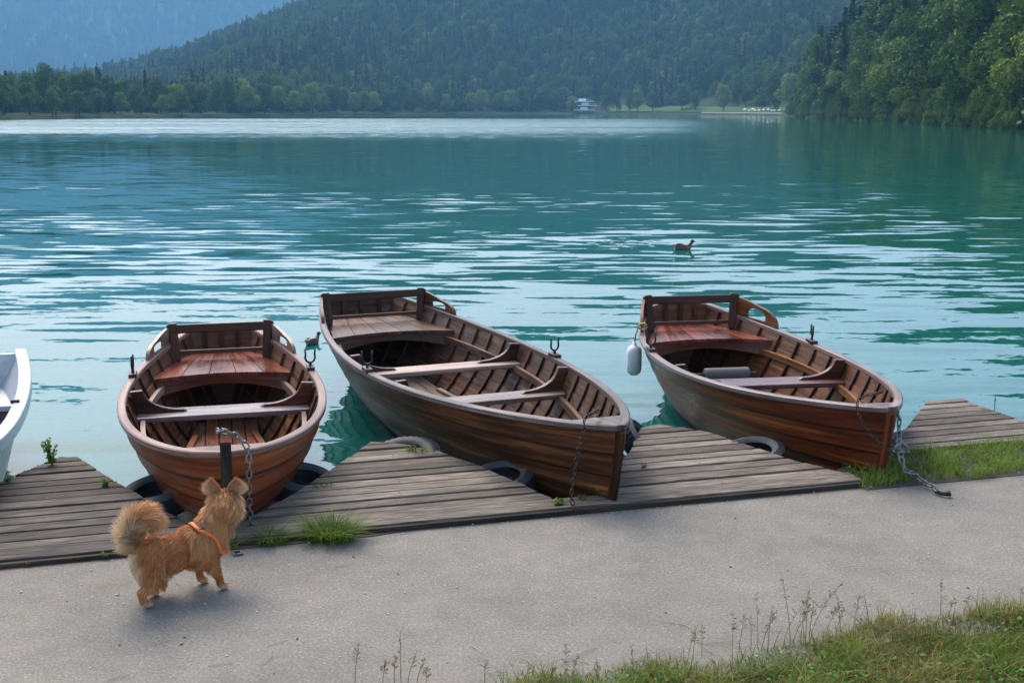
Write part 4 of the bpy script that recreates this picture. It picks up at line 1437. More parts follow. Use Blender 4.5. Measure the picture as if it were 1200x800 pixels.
tyre('tyre hooked over the jetty edge at the right of the reddish boat\'s bow', -1.15, 6.29, -.02, 155, 103, .19, .14, False)
tyre('treaded tyre rim poking above the far tip of the middle jetty', -.64, 6.86, -.045, 68, 104, .21, .12)
tyre('smooth tyre arching over the jetty edge beside the two-seat boat', -.06, 6.37, -.03, 47, 102, .19, .12, False)
tyre('treaded tyre at the far left corner of the third jetty', .80, 7.22, -.06, 172, 140, .19, .13)
tyre('half sunk tyre on the left edge of the third jetty near the dark bow', .62, 6.62, -.05, 168, 128, .16, .13, False)
tyre('smooth tyre arching over the jetty edge beneath the mahogany boat', 1.44, 6.88, -.03, 45, 102, .19, .12, False)
tyre('tyre squeezed between the mahogany bow and the far right jetty', 2.42, 7.02, -.03, 155, 102, .17, .12, False)

# small metal plate by the dog
mp = empty('metal_bracket', (*edge(-1.34, -.11), .006), .4)
tag(mp, 'small square metal bracket on the path in front of the dog', 'bracket')
mb = MB()
for c, s_ in (((-.018, 0, 0), (.008, .045, .012)), ((.018, 0, 0), (.008, .045, .012)), ((0, -.019, 0), (.03, .008, .012)), ((0, .019, 0), (.03, .008, .012))): mb.box(c, s_)
mb.build('frame', M['steel'], mp); mb = MB(); mb.box((0, 0, -.004), (.028, .03, .004)); mb.build('plate', M['dark_iron'], mp)

# ------------------------------------------------------------------ grass, weeds, stalks, debris
def blades(P, hgt, lean, width, rg, nseg=3, dirs=None, curl=1.0):
    """P (n,3) roots; returns verts, quads"""
    n = len(P)
    a = rg.uniform(0, 2 * PI, n) if dirs is None else dirs
    d = np.stack([np.cos(a), np.sin(a), np.zeros(n)], 1)
    w = np.stack([-np.sin(a), np.cos(a), np.zeros(n)], 1)
    tw = rg.uniform(-.8, .8, n)[:, None]
    w = w * np.cos(tw) + d * np.sin(tw)
    V = []
    for k in range(nseg + 1):
        t = k / nseg
        c = P + d * (lean * hgt * t ** (1 + curl))[:, None] + np.array([0, 0, 1]) * (hgt * (t - .30 * np.minimum(lean, 1.4) * t * t))[:, None]
        ww = (width * (1 - t) ** .7 * .5 + .0003)[:, None]
        V += [c - w * ww, c + w * ww]
    V = np.stack(V, 1)
    F = np.stack([np.array([2 * k, 2 * k + 1, 2 * k + 3, 2 * k + 2]) for k in range(nseg)])
    F = (np.arange(n) * (2 * nseg + 2))[:, None, None] + F[None]
    return V.reshape(-1, 3), F.reshape(-1, 4), nseg

def in_poly(pts, poly):
    x, y = pts[:, 0], pts[:, 1]
    c = np.zeros(len(pts), bool)
    j = len(poly) - 1
    for i in range(len(poly)):
        xi, yi = poly[i]; xj, yj = poly[j]
        c ^= ((yi > y) != (yj > y)) & (x < (xj - xi) * (y - yi) / (yj - yi + 1e-12) + xi)
        j = i
    return c

def scatter(poly, n, rg):
    p = np.array(poly); lo, hi = p.min(0), p.max(0)
    q = rg.uniform(lo, hi, (int(n * 2.5), 2))
    return q[in_poly(q, poly)][:n]

# the grassy bank in the foreground
def bank_edge(x):
    return 3.91 + (x - .09) * .352 + .05 * math.sin(x * 5.1) + .03 * math.sin(x * 13 + 1)
xs_ = np.linspace(-.7, 3.6, 60)
def bank_h(x, y):
    d = bank_edge(x) - y
    return -.012 + .05 * min(1, max(0, d) / .5) + .02 * mnoise.noise(Vector((x * 3, y * 3, 0))) * min(1, max(0, d) / .1)
rows = []
for k in range(16):
    rows.append([(x, bank_edge(x) - .12 * k - (0 if k < 10 else (k - 9) * .3), bank_h(x, bank_edge(x) - .12 * k)) for x in xs_])
mb = MB(); mb.grid(rows, None); o = mb.build('grass_bank', M['turf'], smooth='all', recalc=False); o['kind'] = 'structure'
gp_ = [(x, bank_edge(x) + .02) for x in xs_] + [(3.6, 3.3), (-.7, 3.0)]
rg = np.random.default_rng(33)
q = scatter(gp_, 105000, rg)
cl = vnoise(q[:, 0], q[:, 1], 4.5); cl2 = vnoise(q[:, 0], q[:, 1], 1.6, 4.)
q = q[rg.random(len(q)) < np.clip(.85 + cl * .8, .25, 1)]
cl = vnoise(q[:, 0], q[:, 1], 4.5); cl2 = vnoise(q[:, 0], q[:, 1], 1.6, 4.)
z = np.array([bank_h(a, b) for a, b in q]) - .006
P = np.concatenate([q, z[:, None]], 1)
hg = np.clip(rg.gamma(4, .0112, len(q)) * (1 + cl * .8), .012, .13)
V, F, ns = blades(P, hg, rg.uniform(.15, 1.3, len(q)), rg.uniform(.0022, .0048, len(q)), rg)
tone = np.repeat(np.clip(.45 + cl * .5 + rg.normal(0, .22, len(q)), 0, 1), ns)
dry = (rg.random(len(q)) < np.clip(0.36 + cl2 * 1.0, 0.06, .85))
dq = np.repeat(dry, ns)
og = np_mesh('grass', V, F[~dq], M['grass'], None, tone[~dq]); og['kind'] = 'stuff'; og['label'] = 'short green grass of the bank at the lower right'
og = np_mesh('dry_grass', V, F[dq], M['grass_dry'], None, tone[dq]); og['kind'] = 'stuff'; og['label'] = 'brownish dry grass mixed into the bank at the lower right'

def leaflets(P, rad, rg, up=.7):
    n = len(P)
    d = rg.normal(size=(n, 3)) * .5; d[:, 2] = up + rg.random(n) * .5
    d /= np.linalg.norm(d, axis=1)[:, None]
    t = np.cross(d, rg.normal(size=(n, 3))); t /= np.linalg.norm(t, axis=1)[:, None]
    b = np.cross(d, t)
    an = [(0, -1), (.62, -.45), (.7, .2), (0, 1.0), (-.7, .2), (-.62, -.45)]
    V = np.stack([P + (t * x + b * y) * rad[:, None] for x, y in an], 1).reshape(-1, 3)
    F = np.concatenate([np.arange(n)[:, None] * 6 + np.array([0, 1, 2, 3]), np.arange(n)[:, None] * 6 + np.array([0, 3, 4, 5])])
    return V, F
q = scatter([(x, bank_edge(x) - .05) for x in xs_] + [(3.6, 3.4), (0.0, 3.2)], 5000, rg)
cl = vnoise(q[:, 0], q[:, 1], 3.2, 9.)
q = q[cl > .08]
z = np.array([bank_h(a, b) for a, b in q]) + rg.uniform(.012, .055, len(q))
V, F = leaflets(np.concatenate([q, z[:, None]], 1), rg.uniform(.005, .013, len(q)), rg)
og = np_mesh('ground_cover', V, F, M['weed'], None, rg.uniform(.2, 1, len(F))); og['kind'] = 'stuff'; og['label'] = 'broad-leaved ground cover among the grass at the lower right'

# grass strip beside the mahogany boat
def strip_poly():
    pts = []
    for u in np.linspace(1.93, 4.5, 30): pts.append(edge(u, -.035 + .025 * math.sin(u * 9) + .015 * math.sin(u * 23)))
    for u in np.linspace(4.5, 2.3, 12): pts.append(edge(u, .47))
    pts.append(edge(2.05, .36))
    return pts
q = scatter(strip_poly(), 9000, rg)
cl = vnoise(q[:, 0], q[:, 1], 5.5, 2.)
q = q[rg.random(len(q)) < np.clip(.75 + cl, .1, 1)]
cl = vnoise(q[:, 0], q[:, 1], 5.5, 2.)
P = np.concatenate([q, np.full((len(q), 1), .010)], 1)
hg = np.clip(rg.gamma(4, .0125, len(q)) * (1 + cl), .012, .13)
V, F, ns = blades(P, hg, rg.uniform(.2, 1.3, len(q)), rg.uniform(.003, .006, len(q)), rg)
og = np_mesh('grass', V, F, M['grass'], None, np.repeat(np.clip(.62 + cl * .5 + rg.normal(0, .2, len(q)), 0, 1), ns)); og['kind'] = 'stuff'; og['label'] = 'strip of green grass between the path and the far right jetty'
q = scatter(strip_poly(), 700, rg); q = q[vnoise(q[:, 0], q[:, 1], 4, 7.) > 0]
V, F = leaflets(np.concatenate([q, rg.uniform(.02, .06, (len(q), 1))], 1), rg.uniform(.006, .013, len(q)), rg)
og = np_mesh('ground_cover', V, F, M['weed'], None, rg.uniform(.2, 1, len(F))); og['kind'] = 'stuff'; og['label'] = 'clover leaves in the grass strip by the far right jetty'

def tuft(label, x, y, z, n, rad, h, seed, kind='grass', cat='grass tuft', lean=(.5, 1.5), name='grass_tuft', wid=(.003, .006)):
    rg = np.random.default_rng(seed)
    r_ = rad * np.sqrt(rg.random(n)) * .6; a = rg.uniform(0, 2 * PI, n)
    P = np.stack([r_ * np.cos(a), r_ * np.sin(a) * .7, np.zeros(n)], 1)
    V, F, ns = blades(P, h * rg.uniform(.5, 1.15, n), rg.uniform(*lean, n), rg.uniform(*wid, n), rg, 4, a + rg.normal(0, .6, n))
    o = np_mesh(name, V, F, M[kind], None, np.repeat(np.clip(rg.normal(.36, .24, n), 0, 1), ns))
    o.location = (x, y, z)
    return tag(o, label, cat)

def weed(label, x, y, z, h, n_st, seed, leaf=.014, per=9, spread=.5):
    rg = np.random.default_rng(seed); rr = random.Random(seed)
    root = empty('weed', (x, y, z)); tag(root, label, 'weed')
    mb = MB(); LP_ = []
    for k in range(n_st):
        a = rr.uniform(0, 6.28); l = h * rr.uniform(.6, 1.1); sp = rr.uniform(.1, spread)
        pts = [(math.cos(a) * sp * l * t, math.sin(a) * sp * l * t, l * t * (1 - .15 * t)) for t in np.linspace(0, 1, 5)]
        mb.tube(pts, [.0022, .002, .0017, .0013, .0008], 5)
        for j in range(per):
            t = rr.uniform(.15, 1); b = rr.uniform(0, 6.28)
            LP_.append((math.cos(a) * sp * l * t + math.cos(b) * leaf, math.sin(a) * sp * l * t + math.sin(b) * leaf, l * t * (1 - .15 * t)))
    mb.build('stem', M['weed'], root)
    V, F = leaflets(np.array(LP_), rg.uniform(.6, 1.25, len(LP_)) * leaf, rg, .4)
    np_mesh('leaves', V, F, M['weed'], root, rg.uniform(.2, 1, len(F)))
    return root
tuft('big bushy grass tuft at the path edge to the right of the dog', *edge(-.90, -.03), .004, 620, .20, .125, 1)
tuft('smaller grass tuft between the dog and the big bushy tuft', *edge(-1.18, .00), .004, 190, .13, .085, 2)
tuft('thin grass sprouting at the timber just behind the dog\'s chest', *edge(-1.36, -.015), .004, 40, .08, .09, 3)
tuft('short grass growing beside the treaded tyre at the middle jetty tip', -.56, 6.78, .03, 70, .10, .045, 4)
tuft('sparse moss-like grass on the left side of the middle jetty', -1.02, 6.14, .03, 50, .10, .018, 5)
weed('tall leafy weed at the tip of the dark left jetty', -2.60, 6.50, .02, .19, 10, 11, .011, 18, .35)
weed('small bright weed beside the tyre of the dark left jetty', -2.17, 6.12, .03, .045, 6, 12, .012, 5)
weed('low green weed at the left edge of the dark left jetty', -2.72, 6.19, .03, .03, 5, 13, .011, 4)
weed('green weed in the timber where the rusty chain ends', *edge(.26, .06), .03, .035, 8, 14, .013, 5, .9)
weed('leafy weed on the third jetty right of the dark bow', *edge(.55, .13), .035, .06, 8, 15, .014, 5, .8)
weed('tiny weed between the dark bow and the third jetty', *edge(.40, .11), .035, .03, 5, 16, .010, 4, .8)
weed('tiny plant at the left edge of the third jetty', .74, 6.45, .03, .03, 4, 17, .009, 4)
weed('spindly weed at the edge of the far right jetty', 3.22, 7.74, .03, .14, 2, 18, .006, 7, .1)
weed('weed growing in the joint under the dog\'s tail', *edge(-1.92, .0), .005, .03, 8, 19, .010, 4, 1.0)
weed('weed growing along the timber at the far left of the path', *edge(-2.25, .0), .005, .02, 6, 20, .009, 4, 1.0)

# dry seeding stalks along the front of the path
def stalk(x, y, h, lean, az, seed, heavy=1.0):
    rr = random.Random(seed)
    mb = MB()
    pts = [(math.cos(az) * lean * h * t ** 1.6, math.sin(az) * lean * h * t ** 1.6, h * t) for t in np.linspace(0, 1, 7)]
    mb.tube(pts, [.0016, .0015, .0014, .0012, .001, .0008, .0005], 4)
    for k in range(int(22 * heavy)):
        t = rr.uniform(.5, 1); i = min(5, int(t * 6)); f = t * 6 - i
        c = Vector(pts[i]).lerp(Vector(pts[i + 1]), f)
        d = Vector((rr.uniform(-1, 1), rr.uniform(-1, 1), rr.uniform(.1, 1))).normalized() * rr.uniform(.006, .022) * (1.3 - t) * 1.6
        mb.tube([c, c + d * .6, c + d, c + d * 1.25], [.0004, .0007, .0021, .0005], 4, False)
    o = mb.build('seed_stalk', M['seed'])
    o.location = (x, y, bank_h(x, y) - .01 if y < bank_edge(x) else 0)
    tag(o, 'dry brown seeding grass stalk standing at the edge of the path', 'grass stalk', 'dry seed stalks at the path edge')
rs = random.Random(5)
for px, py, hpx in [(416, 800, 42), (448, 806, 28), (462, 806, 40), (470, 808, 62), (478, 804, 44), (488, 806, 40), (500, 808, 26), (568, 802, 30), (610, 806, 34),
                    (640, 800, 26), (664, 800, 44), (668, 798, 32), (700, 796, 26), (742, 790, 34), (806, 775, 44), (812, 772, 34), (822, 768, 36), (858, 768, 50), (866, 764, 44), (880, 762, 40), (888, 760, 56),
                    (893, 760, 44), (900, 758, 50), (918, 755, 62), (926, 753, 70), (938, 752, 50), (944, 750, 58), (950, 748, 72), (948, 750, 46), (968, 744, 34), (980, 742, 30), (1000, 738, 44), (1019, 732, 36), (1102, 722, 42), (1112, 722, 22), (1130, 718, 18), (1016, 734, 26), (1198, 706, 16), (985, 742, 44), (930, 752, 40)]:
    a = (px - 600) / 1400; ang = math.atan((py - 400) / 1400) + R(PITCH)
    Dd = CAM_Z / math.tan(ang)
    xx = a * (Dd * math.cos(R(PITCH)) + CAM_Z * math.sin(R(PITCH)))
    hh = hpx * Dd / 1400 * 1.12
    stalk(xx, Dd, hh, rs.uniform(.05, .5), rs.uniform(-.5, 1.9), px * 7 + hpx, rs.uniform(.5, 1.4))

# small litter on the path: straws, grit, leaf scraps
mb = MB()
for k in range(70):
    u, v = rs.uniform(-2.6, 3.2), rs.uniform(-1.75, -.02)
    if rs.random() < .5: u, v = rs.uniform(-.8, 1.6), rs.uniform(-1.75, -1.35)
    c = edge(u, v); a = rs.uniform(0, PI); l = rs.uniform(.01, .05); 
    mb.tube([(c[0] - l * math.cos(a), c[1] - l * math.sin(a), .003), (c[0], c[1], .004 + l * .06), (c[0] + l * math.cos(a + .2), c[1] + l * math.sin(a + .2), .003)], .0013, 4)
for k in range(16):
    c = edge(rs.uniform(-1.0, .9), rs.uniform(-1.85, -1.45)); a = rs.uniform(-.5, 1.2); l = rs.uniform(.04, .09)
    mb.tube([(c[0] - l * math.cos(a), c[1] - l * math.sin(a), .003), (c[0], c[1], .010), (c[0] + l * math.cos(a + .25), c[1] + l * math.sin(a + .25), .004)], .0014, 4)
o = mb.build('straw_litter', M['straw']); o['kind'] = 'stuff'; o['label'] = 'dry straw bits scattered over the grey path'
mb = MB()
for k in range(160):
    c = edge(rs.uniform(-2.6, 3.2), rs.uniform(-1.8, -.02) if rs.random() < .7 else rs.uniform(-.06, .0)); r_ = rs.uniform(.002, .006)
    mb.box((c[0], c[1], r_ * .4), (r_ * 1.6, r_ * 1.2, r_), Matrix.Rotation(rs.uniform(0, 3), 3, 'Z'))
o = mb.build('grit', M['pebble']); o['kind'] = 'stuff'; o['label'] = 'small pale grit lying on the grey path'
mb = MB()
for k in range(34):
    c = edge(rs.uniform(-2.6, 3.2), rs.uniform(-1.7, -.04)); r_ = rs.uniform(.002, .006)
    mb.box((c[0], c[1], .003), (r_ * 2, r_, .0025), Matrix.Rotation(rs.uniform(0, 3), 3, 'Z') @ Matrix.Rotation(rs.uniform(-.3, .3), 3, 'X'))
o = mb.build('leaf_litter', M['iron']); o['kind'] = 'stuff'; o['label'] = 'tiny brown leaf scraps on the grey path'

# ------------------------------------------------------------------ animals
def blob_body(name, balls, caps, voxel, smooth_it, parent=None, mat=None):
    """one continuous skin from overlapping balls and tapered limbs"""
    bm = bmesh.new()
    for c, r_, rot in balls:
        m = Matrix.Translation(c) @ (rot.to_4x4() if rot is not None else Matrix.Identity(4)) @ Matrix.Diagonal((*r_, 1))
        bmesh.ops.create_icosphere(bm, subdivisions=3, radius=1, matrix=m)
    for pts in caps:
        for (a, ra), (b, rb_) in zip(pts[:-1], pts[1:]):
            a, b = Vector(a), Vector(b); ln = (b - a).length
            k = max(2, int(ln / (min(ra, rb_) * .45)))
            for i in range(k + 1):
                t = i / k; r_ = ra + (rb_ - ra) * t
                bmesh.ops.create_icosphere(bm, subdivisions=2, radius=r_, matrix=Matrix.Translation(a.lerp(b, t)))
    me = bpy.data.meshes.new(name); bm.to_mesh(me); bm.free()
    o = bpy.data.objects.new(name, me); COL.objects.link(o)
    md = o.modifiers.new('r', 'REMESH'); md.mode = 'VOXEL'; md.voxel_size = voxel
    ms = o.modifiers.new('s', 'SMOOTH'); ms.factor = .5; ms.iterations = smooth_it
    dg = bpy.context.evaluated_depsgraph_get(); dg.update()
    me2 = bpy.data.meshes.new_from_object(o.evaluated_get(dg))
    o.modifiers.clear(); o.data = me2; bpy.data.meshes.remove(me)
    me2.name = name
    me2.polygons.foreach_set('use_smooth', [True] * len(me2.polygons))
    me2.materials.clear()
    if mat: me2.materials.append(mat)
    if parent: o.parent = parent
    return o

def point_colors(me, C):
    at = me.attributes.new('fur', 'FLOAT_COLOR', 'POINT')
    at.data.foreach_set('color', np.concatenate([C, np.ones((len(C), 1))], 1).astype(np.float32).ravel())

dog = empty('dog', (-1.39, 4.74, 0), R(36.9))
tag(dog, 'small fluffy tan dog in an orange harness standing on the path, looking at the lake', 'dog')
HY = R(56)                                      # the head is turned left, towards the water
hd = Vector((.205, -.010, .365))
hf = Vector((math.cos(HY), math.sin(HY), 0)); hs = Vector((-math.sin(HY), math.cos(HY), 0))
def HP(f, s_, u): return hd + hf * f + hs * s_ + Vector((0, 0, u))
rotH = Matrix.Rotation(HY, 3, 'Z')
balls = [((-.120, 0, .196), (.080, .069, .080), None), ((-.03, 0, .192), (.10, .066, .075), None), ((.07, 0, .196), (.09, .070, .084), None), ((.130, 0, .205), (.064, .063, .080), None),
         ((-.135, -.040, .155), (.055, .035, .062), None), ((-.125, .040, .155), (.055, .035, .062), None), ((.105, -.045, .165), (.045, .028, .060), None), ((.105, .045, .165), (.045, .028, .060), None),
         (tuple(hd), (.058, .054, .050), rotH), (tuple(HP(-.015, .028, -.02)), (.04, .034, .038), rotH), (tuple(HP(-.015, -.028, -.02)), (.04, .034, .038), rotH), (tuple(HP(.065, 0, -.018)), (.034, .024, .020), rotH)]
def leg_r(y, dx): return [((-.135 + dx * .5, y * .8, .16), .044), ((-.108 + dx, y, .105), .030), ((-.178 + dx, y, .066), .0165), ((-.172 + dx, y, .022), .0155), ((-.158 + dx, y, .015), .016), ((-.146 + dx, y, .013), .013)]
def leg_f(y, dx): return [((.105 + dx * .4, y * .8, .16), .036), ((.102 + dx * .8, y, .11), .025), ((.122 + dx, y, .055), .0165), ((.126 + dx, y, .022), .0155), ((.138 + dx, y, .015), .017), ((.150 + dx, y, .013), .013)]
caps = [leg_r(-.053, -.010), leg_r(.048, .058), leg_f(-.058, .022), leg_f(.056, -.020),
        [((.115, 0, .22), .066), ((.168, -.004, .29), .062), (tuple(HP(-.02, 0, -.015)), .054)],
        [((-.165, 0, .235), .030), ((-.192, -.004, .275), .028), ((-.200, -.008, .325), .028), ((-.178, -.012, .368), .027), ((-.140, -.016, .378), .024), ((-.108, -.02, .350), .016)]]
body = blob_body('body', balls, caps, .0055, 6, dog, M['fur'])

# ears: cupped leaf shapes
def ear(sgn):
    mb = MB()
    base = HP(-.004, sgn * .034, .030); tip = HP(-.008, sgn * .048, .097)
    ax = (tip - base); wv = (hs * .95 * sgn + hf * .25).normalized(); wv = (wv - ax.normalized() * wv.dot(ax.normalized())).normalized()
    nv = ax.normalized().cross(wv)
    rows = []
    for side in (1, -1):
        for t in np.linspace(0, 1, 8):
            w_ = .029 * math.sin(PI * (.36 + .58 * t)) ** .7
            row = []
            for u in np.linspace(-1, 1, 9):
                cup = .014 * (1 - u * u) * (1 - t * .7)
                row.append(base + ax * (t * (1 - .10 * u * u)) + wv * (w_ * u) + nv * (-sgn * cup + side * .0025 * (1 - abs(u))))
            rows.append(row)
    mb.grid(rows[:8]); mb.grid(rows[8:], flip=True)
    o = mb.build('ear', M['fur'], dog, smooth='all')
    point_colors(o.data, np.tile(np.array([.34, .15, .055]), (len(o.data.vertices), 1)))
    return o
ears = [ear(1), ear(-1)]

TAN, RED, PALE, CREAM = np.array([.62, .265, .080]), np.array([.47, .160, .040]), np.array([.74, .50, .26]), np.array([.82, .65, .43])
TAIL = np.array([(-.165, 0, .235), (-.192, -.004, .275), (-.200, -.008, .325), (-.178, -.012, .368), (-.140, -.016, .378), (-.108, -.02, .350)])
def seg_dist(P, line):
    best = np.full(len(P), 9.); par = np.zeros(len(P)); dr = np.zeros((len(P), 3))
    for i in range(len(line) - 1):
        a, b = line[i], line[i + 1]; d = b - a
        t = np.clip(((P - a) @ d) / (d @ d), 0, 1)
        ds = np.linalg.norm(P - a - t[:, None] * d, axis=1)
        m = ds < best
        best[m] = ds[m]; par[m] = (i + t[m]) / (len(line) - 1); dr[m] = d / np.linalg.norm(d)
    return best, par, dr
def regions(P):
    dt, tp, td = seg_dist(P, TAIL)
    tail = (dt < .034) & ~((tp < .12) & (P[:, 0] > -.17))
    hdv = np.linalg.norm(P - np.array(hd), axis=1)
    nk, npar, nd = seg_dist(P, np.array([(.10, 0, .20), (.168, -.004, .29), tuple(hd)]))
    head = (hdv < .085) & ~tail
    neck = (nk < .09) & (P[:, 2] > .20) & ~head & ~tail
    leg = (P[:, 2] < .085)
    return tail, tp, td, head, neck, leg
def fur_color(P, rg, jit=.055):
    tail, tp, td, head, neck, leg = regions(P)
    nz = vnoise(P[:, 0], P[:, 2] + P[:, 1], 26.)[:, None]; nz2 = vnoise(P[:, 0] + P[:, 1], P[:, 2], 90., 2.)[:, None]
    C = TAN + (RED - TAN) * np.clip(.28 + nz * 1.4, 0, 1)
    sad = np.exp(-((P[:, 0] + .02) / .09) ** 2 - ((P[:, 2] - .19) / .05) ** 2)[:, None] * .55
    C = C + (RED - C) * sad
    def to(col, f):
        nonlocal C
        f = np.clip(f, 0, 1)[:, None]; C = C + (col - C) * f
    to(CREAM, np.where(P[:, 2] < .125, (.135 - P[:, 2]) / .03, 0) * (np.abs(P[:, 0] - .0) < .085) * .8)
    to(CREAM, np.clip((-.165 - P[:, 0]) / .03, 0, 1) * (P[:, 2] < .235) * (P[:, 2] > .09) * ~tail * .9)
    to(PALE, np.where(tail, .35 + .5 * np.clip((-.180 - P[:, 0]) / .03, 0, 1), 0))
    to(CREAM, np.where(tail, np.clip((-.190 - P[:, 0]) / .03, 0, .7), 0))
    to(PALE, neck * .22 + head * .25)
    hx = (P - np.array(hd)) @ np.array(hf); hy = (P - np.array(hd)) @ np.array(hs)
    to(CREAM, head * np.clip((np.abs(hy) - .034) / .02, 0, 1) * np.clip((hx + .02) / .03, 0, 1) * .8)
    to(CREAM, head * np.clip((hx - .05) / .02, 0, .6))
    to(CREAM, (P[:, 2] < .028) * .35)
    return np.clip(C * (1 + nz2 * .16 + rg.normal(0, jit, (len(P), 1))), .01, .9)
rg = np.random.default_rng(77)
bv = np.empty(len(body.data.vertices) * 3, np.float32); body.data.vertices.foreach_get('co', bv); bv = bv.reshape(-1, 3).astype(float)
point_colors(body.data, fur_color(bv, rg, .03) * .8)

def sample_surface(o, n, rg):
    me = o.data; me.calc_loop_triangles()
    tri = np.empty(len(me.loop_triangles) * 3, np.int32); me.loop_triangles.foreach_get('vertices', tri); tri = tri.reshape(-1, 3)
    co = np.empty(len(me.vertices) * 3, np.float32); me.vertices.foreach_get('co', co); co = co.reshape(-1, 3).astype(float)
    a, b, c = co[tri[:, 0]], co[tri[:, 1]], co[tri[:, 2]]
    nr_ = np.cross(b - a, c - a); ar = np.linalg.norm(nr_, axis=1)
    k = rg.choice(len(tri), n, p=ar / ar.sum())
    u, v = rg.random(n), rg.random(n); f = u + v > 1; u[f], v[f] = 1 - u[f], 1 - v[f]
    return a[k] + (b - a)[k] * u[:, None] + (c - a)[k] * v[:, None], nr_[k] / (ar[k][:, None] + 1e-12)

def strands(P, Nn, flow, length, lift, rg, C, name, parent, width=.0017, droop=.25, wav=.065):
    n = len(P)
    fl = flow - Nn * (flow * Nn).sum(1)[:, None]
    fl /= np.linalg.norm(fl, axis=1)[:, None] + 1e-9
    d = Nn * lift[:, None] + fl * (1 - lift)[:, None] + rg.normal(0, wav, (n, 3))
    d /= np.linalg.norm(d, axis=1)[:, None]
    side = np.cross(d, rg.normal(size=(n, 3))); side /= np.linalg.norm(side, axis=1)[:, None] + 1e-9
    rows, cols = [], []
    for t, w_ in ((-.06, 1.), (.35, 1.0), (.7, .75), (1., .12)):
        c = P + d * (length * t)[:, None] + (fl * .35 + np.array([0, 0, -droop])) * (length * max(t, 0) ** 2)[:, None]
        rows += [c - side * width * .5 * w_, c + side * width * .5 * w_]
        br = .88 + .28 * max(t, 0)
        cols += [C * br, C * br]
    V = np.stack(rows, 1).reshape(-1, 3); CC = np.clip(np.stack(cols, 1).reshape(-1, 3), 0, .92)
    F = (np.arange(n) * 8)[:, None, None] + np.array([[0, 1, 3, 2], [2, 3, 5, 4], [4, 5, 7, 6]])[None]
    o = np_mesh(name, V, F.reshape(-1, 4), M['fur'], parent, smooth=True)
    point_colors(o.data, CC)
    return o

P, Nn = sample_surface(body, 64000, rg)
tail, tp, td, head, neck, leg = regions(P)
keep = P[:, 2] > .02
hx = (P - np.array(hd)) @ np.array(hf); hy = (P - np.array(hd)) @ np.array(hs)
ln = np.full(len(P), .016)
ln = np.where(neck, .036, ln); ln = np.where(head, .017, ln)
ln = np.where(head & (hx < .03), .024, ln)
ln = np.where(head & (np.abs(hy) > .035) & (hx < .045), .034, ln)
ln = np.where((P[:, 0] < -.13) & (P[:, 2] > .08) & (P[:, 2] < .24) & ~tail, .026, ln)
ln = np.where((P[:, 2] < .14) & (P[:, 2] > .085) & (np.abs(P[:, 0]) < .1), .024, ln)
ln = np.where(leg, .008, ln); ln = np.where(P[:, 2] < .035, .005, ln)
ln = np.where(tail, .040 + .018 * np.sin(np.clip(tp, 0, 1) * PI), ln)
ln = np.where(head & (hx > .06), .006, ln)
ln *= rg.uniform(.65, 1.25, len(P))
flow = np.tile(np.array([-1., 0, -.35]), (len(P), 1))
flow[neck] = np.array([-.45, 0, -1.]); 
flow[head] = np.outer(-np.ones(head.sum()), np.array(hf)) + np.array([0, 0, -.6])
flow[leg] = np.array([-.3, 0, -1.])
flow[tail] = td[tail]
rear = (P[:, 0] < -.13) & (P[:, 2] < .24) & ~tail
flow[rear] = np.array([-.5, 0, -1.])
lift = np.full(len(P), .30); lift[neck] = .42; lift[head] = .40; lift[tail] = .62; lift[leg] = .2
clump = np.stack([vnoise(P[:, 0] + P[:, 1], P[:, 2], 55., s_) for s_ in (1., 5., 8.)], 1)
flow = flow + clump * .32
C = fur_color(P, rg)
strands(P[keep], Nn[keep], flow[keep], ln[keep], lift[keep], rg, C[keep], 'fur', dog)
for e_, sgn in zip(ears, (1, -1)):
    Pe, Ne = sample_surface(e_, 2600, rg)
    ax = np.array(HP(-.008, sgn * .048, .097) - HP(-.004, sgn * .034, .030))
    out = np.array(hs) * sgn
    base = np.array(HP(-.004, sgn * .034, .030))
    h_ = np.clip((Pe - base) @ ax / (ax @ ax), 0, 1)
    fl = ax / np.linalg.norm(ax) * .9 + out * .8 * (1 - h_)[:, None] + rg.normal(0, .15, Pe.shape)
    outer_edge = np.clip(((Pe - base) @ out - .005) / .03, 0, 1)
    Ce = TAN + (RED - TAN) * np.clip(.55 - h_ * .3, 0, 1)[:, None]; Ce = Ce + (CREAM - Ce) * np.clip(outer_edge * (1 - h_) * .9 + .12, 0, 1)[:, None]
    strands(Pe, Ne, fl, (.013 + .034 * (1 - .7 * h_) * outer_edge) * rg.uniform(.6, 1.2, len(Pe)), np.full(len(Pe), .25), rg, Ce * (1 + rg.normal(0, .1, (len(Pe), 1))), 'ear_fur', e_, .0017, .1)
for sgn in (1, -1):
    mb = MB(); me_ = bmesh.new(); bmesh.ops.create_icosphere(me_, subdivisions=2, radius=.0085); mm = bpy.data.meshes.new('eye'); me_.to_mesh(mm); me_.free()
    mm.materials.append(M['dark_iron']); eo = bpy.data.objects.new('eye', mm); COL.objects.link(eo); eo.parent = dog; eo.location = HP(.050, sgn * .026, .012)
me_ = bmesh.new(); bmesh.ops.create_icosphere(me_, subdivisions=2, radius=.010); mm = bpy.data.meshes.new('nose'); me_.to_mesh(mm); me_.free()
mm.materials.append(M['rubber']); eo = bpy.data.objects.new('nose', mm); COL.objects.link(eo); eo.parent = dog; eo.location = HP(.098, 0, -.012)

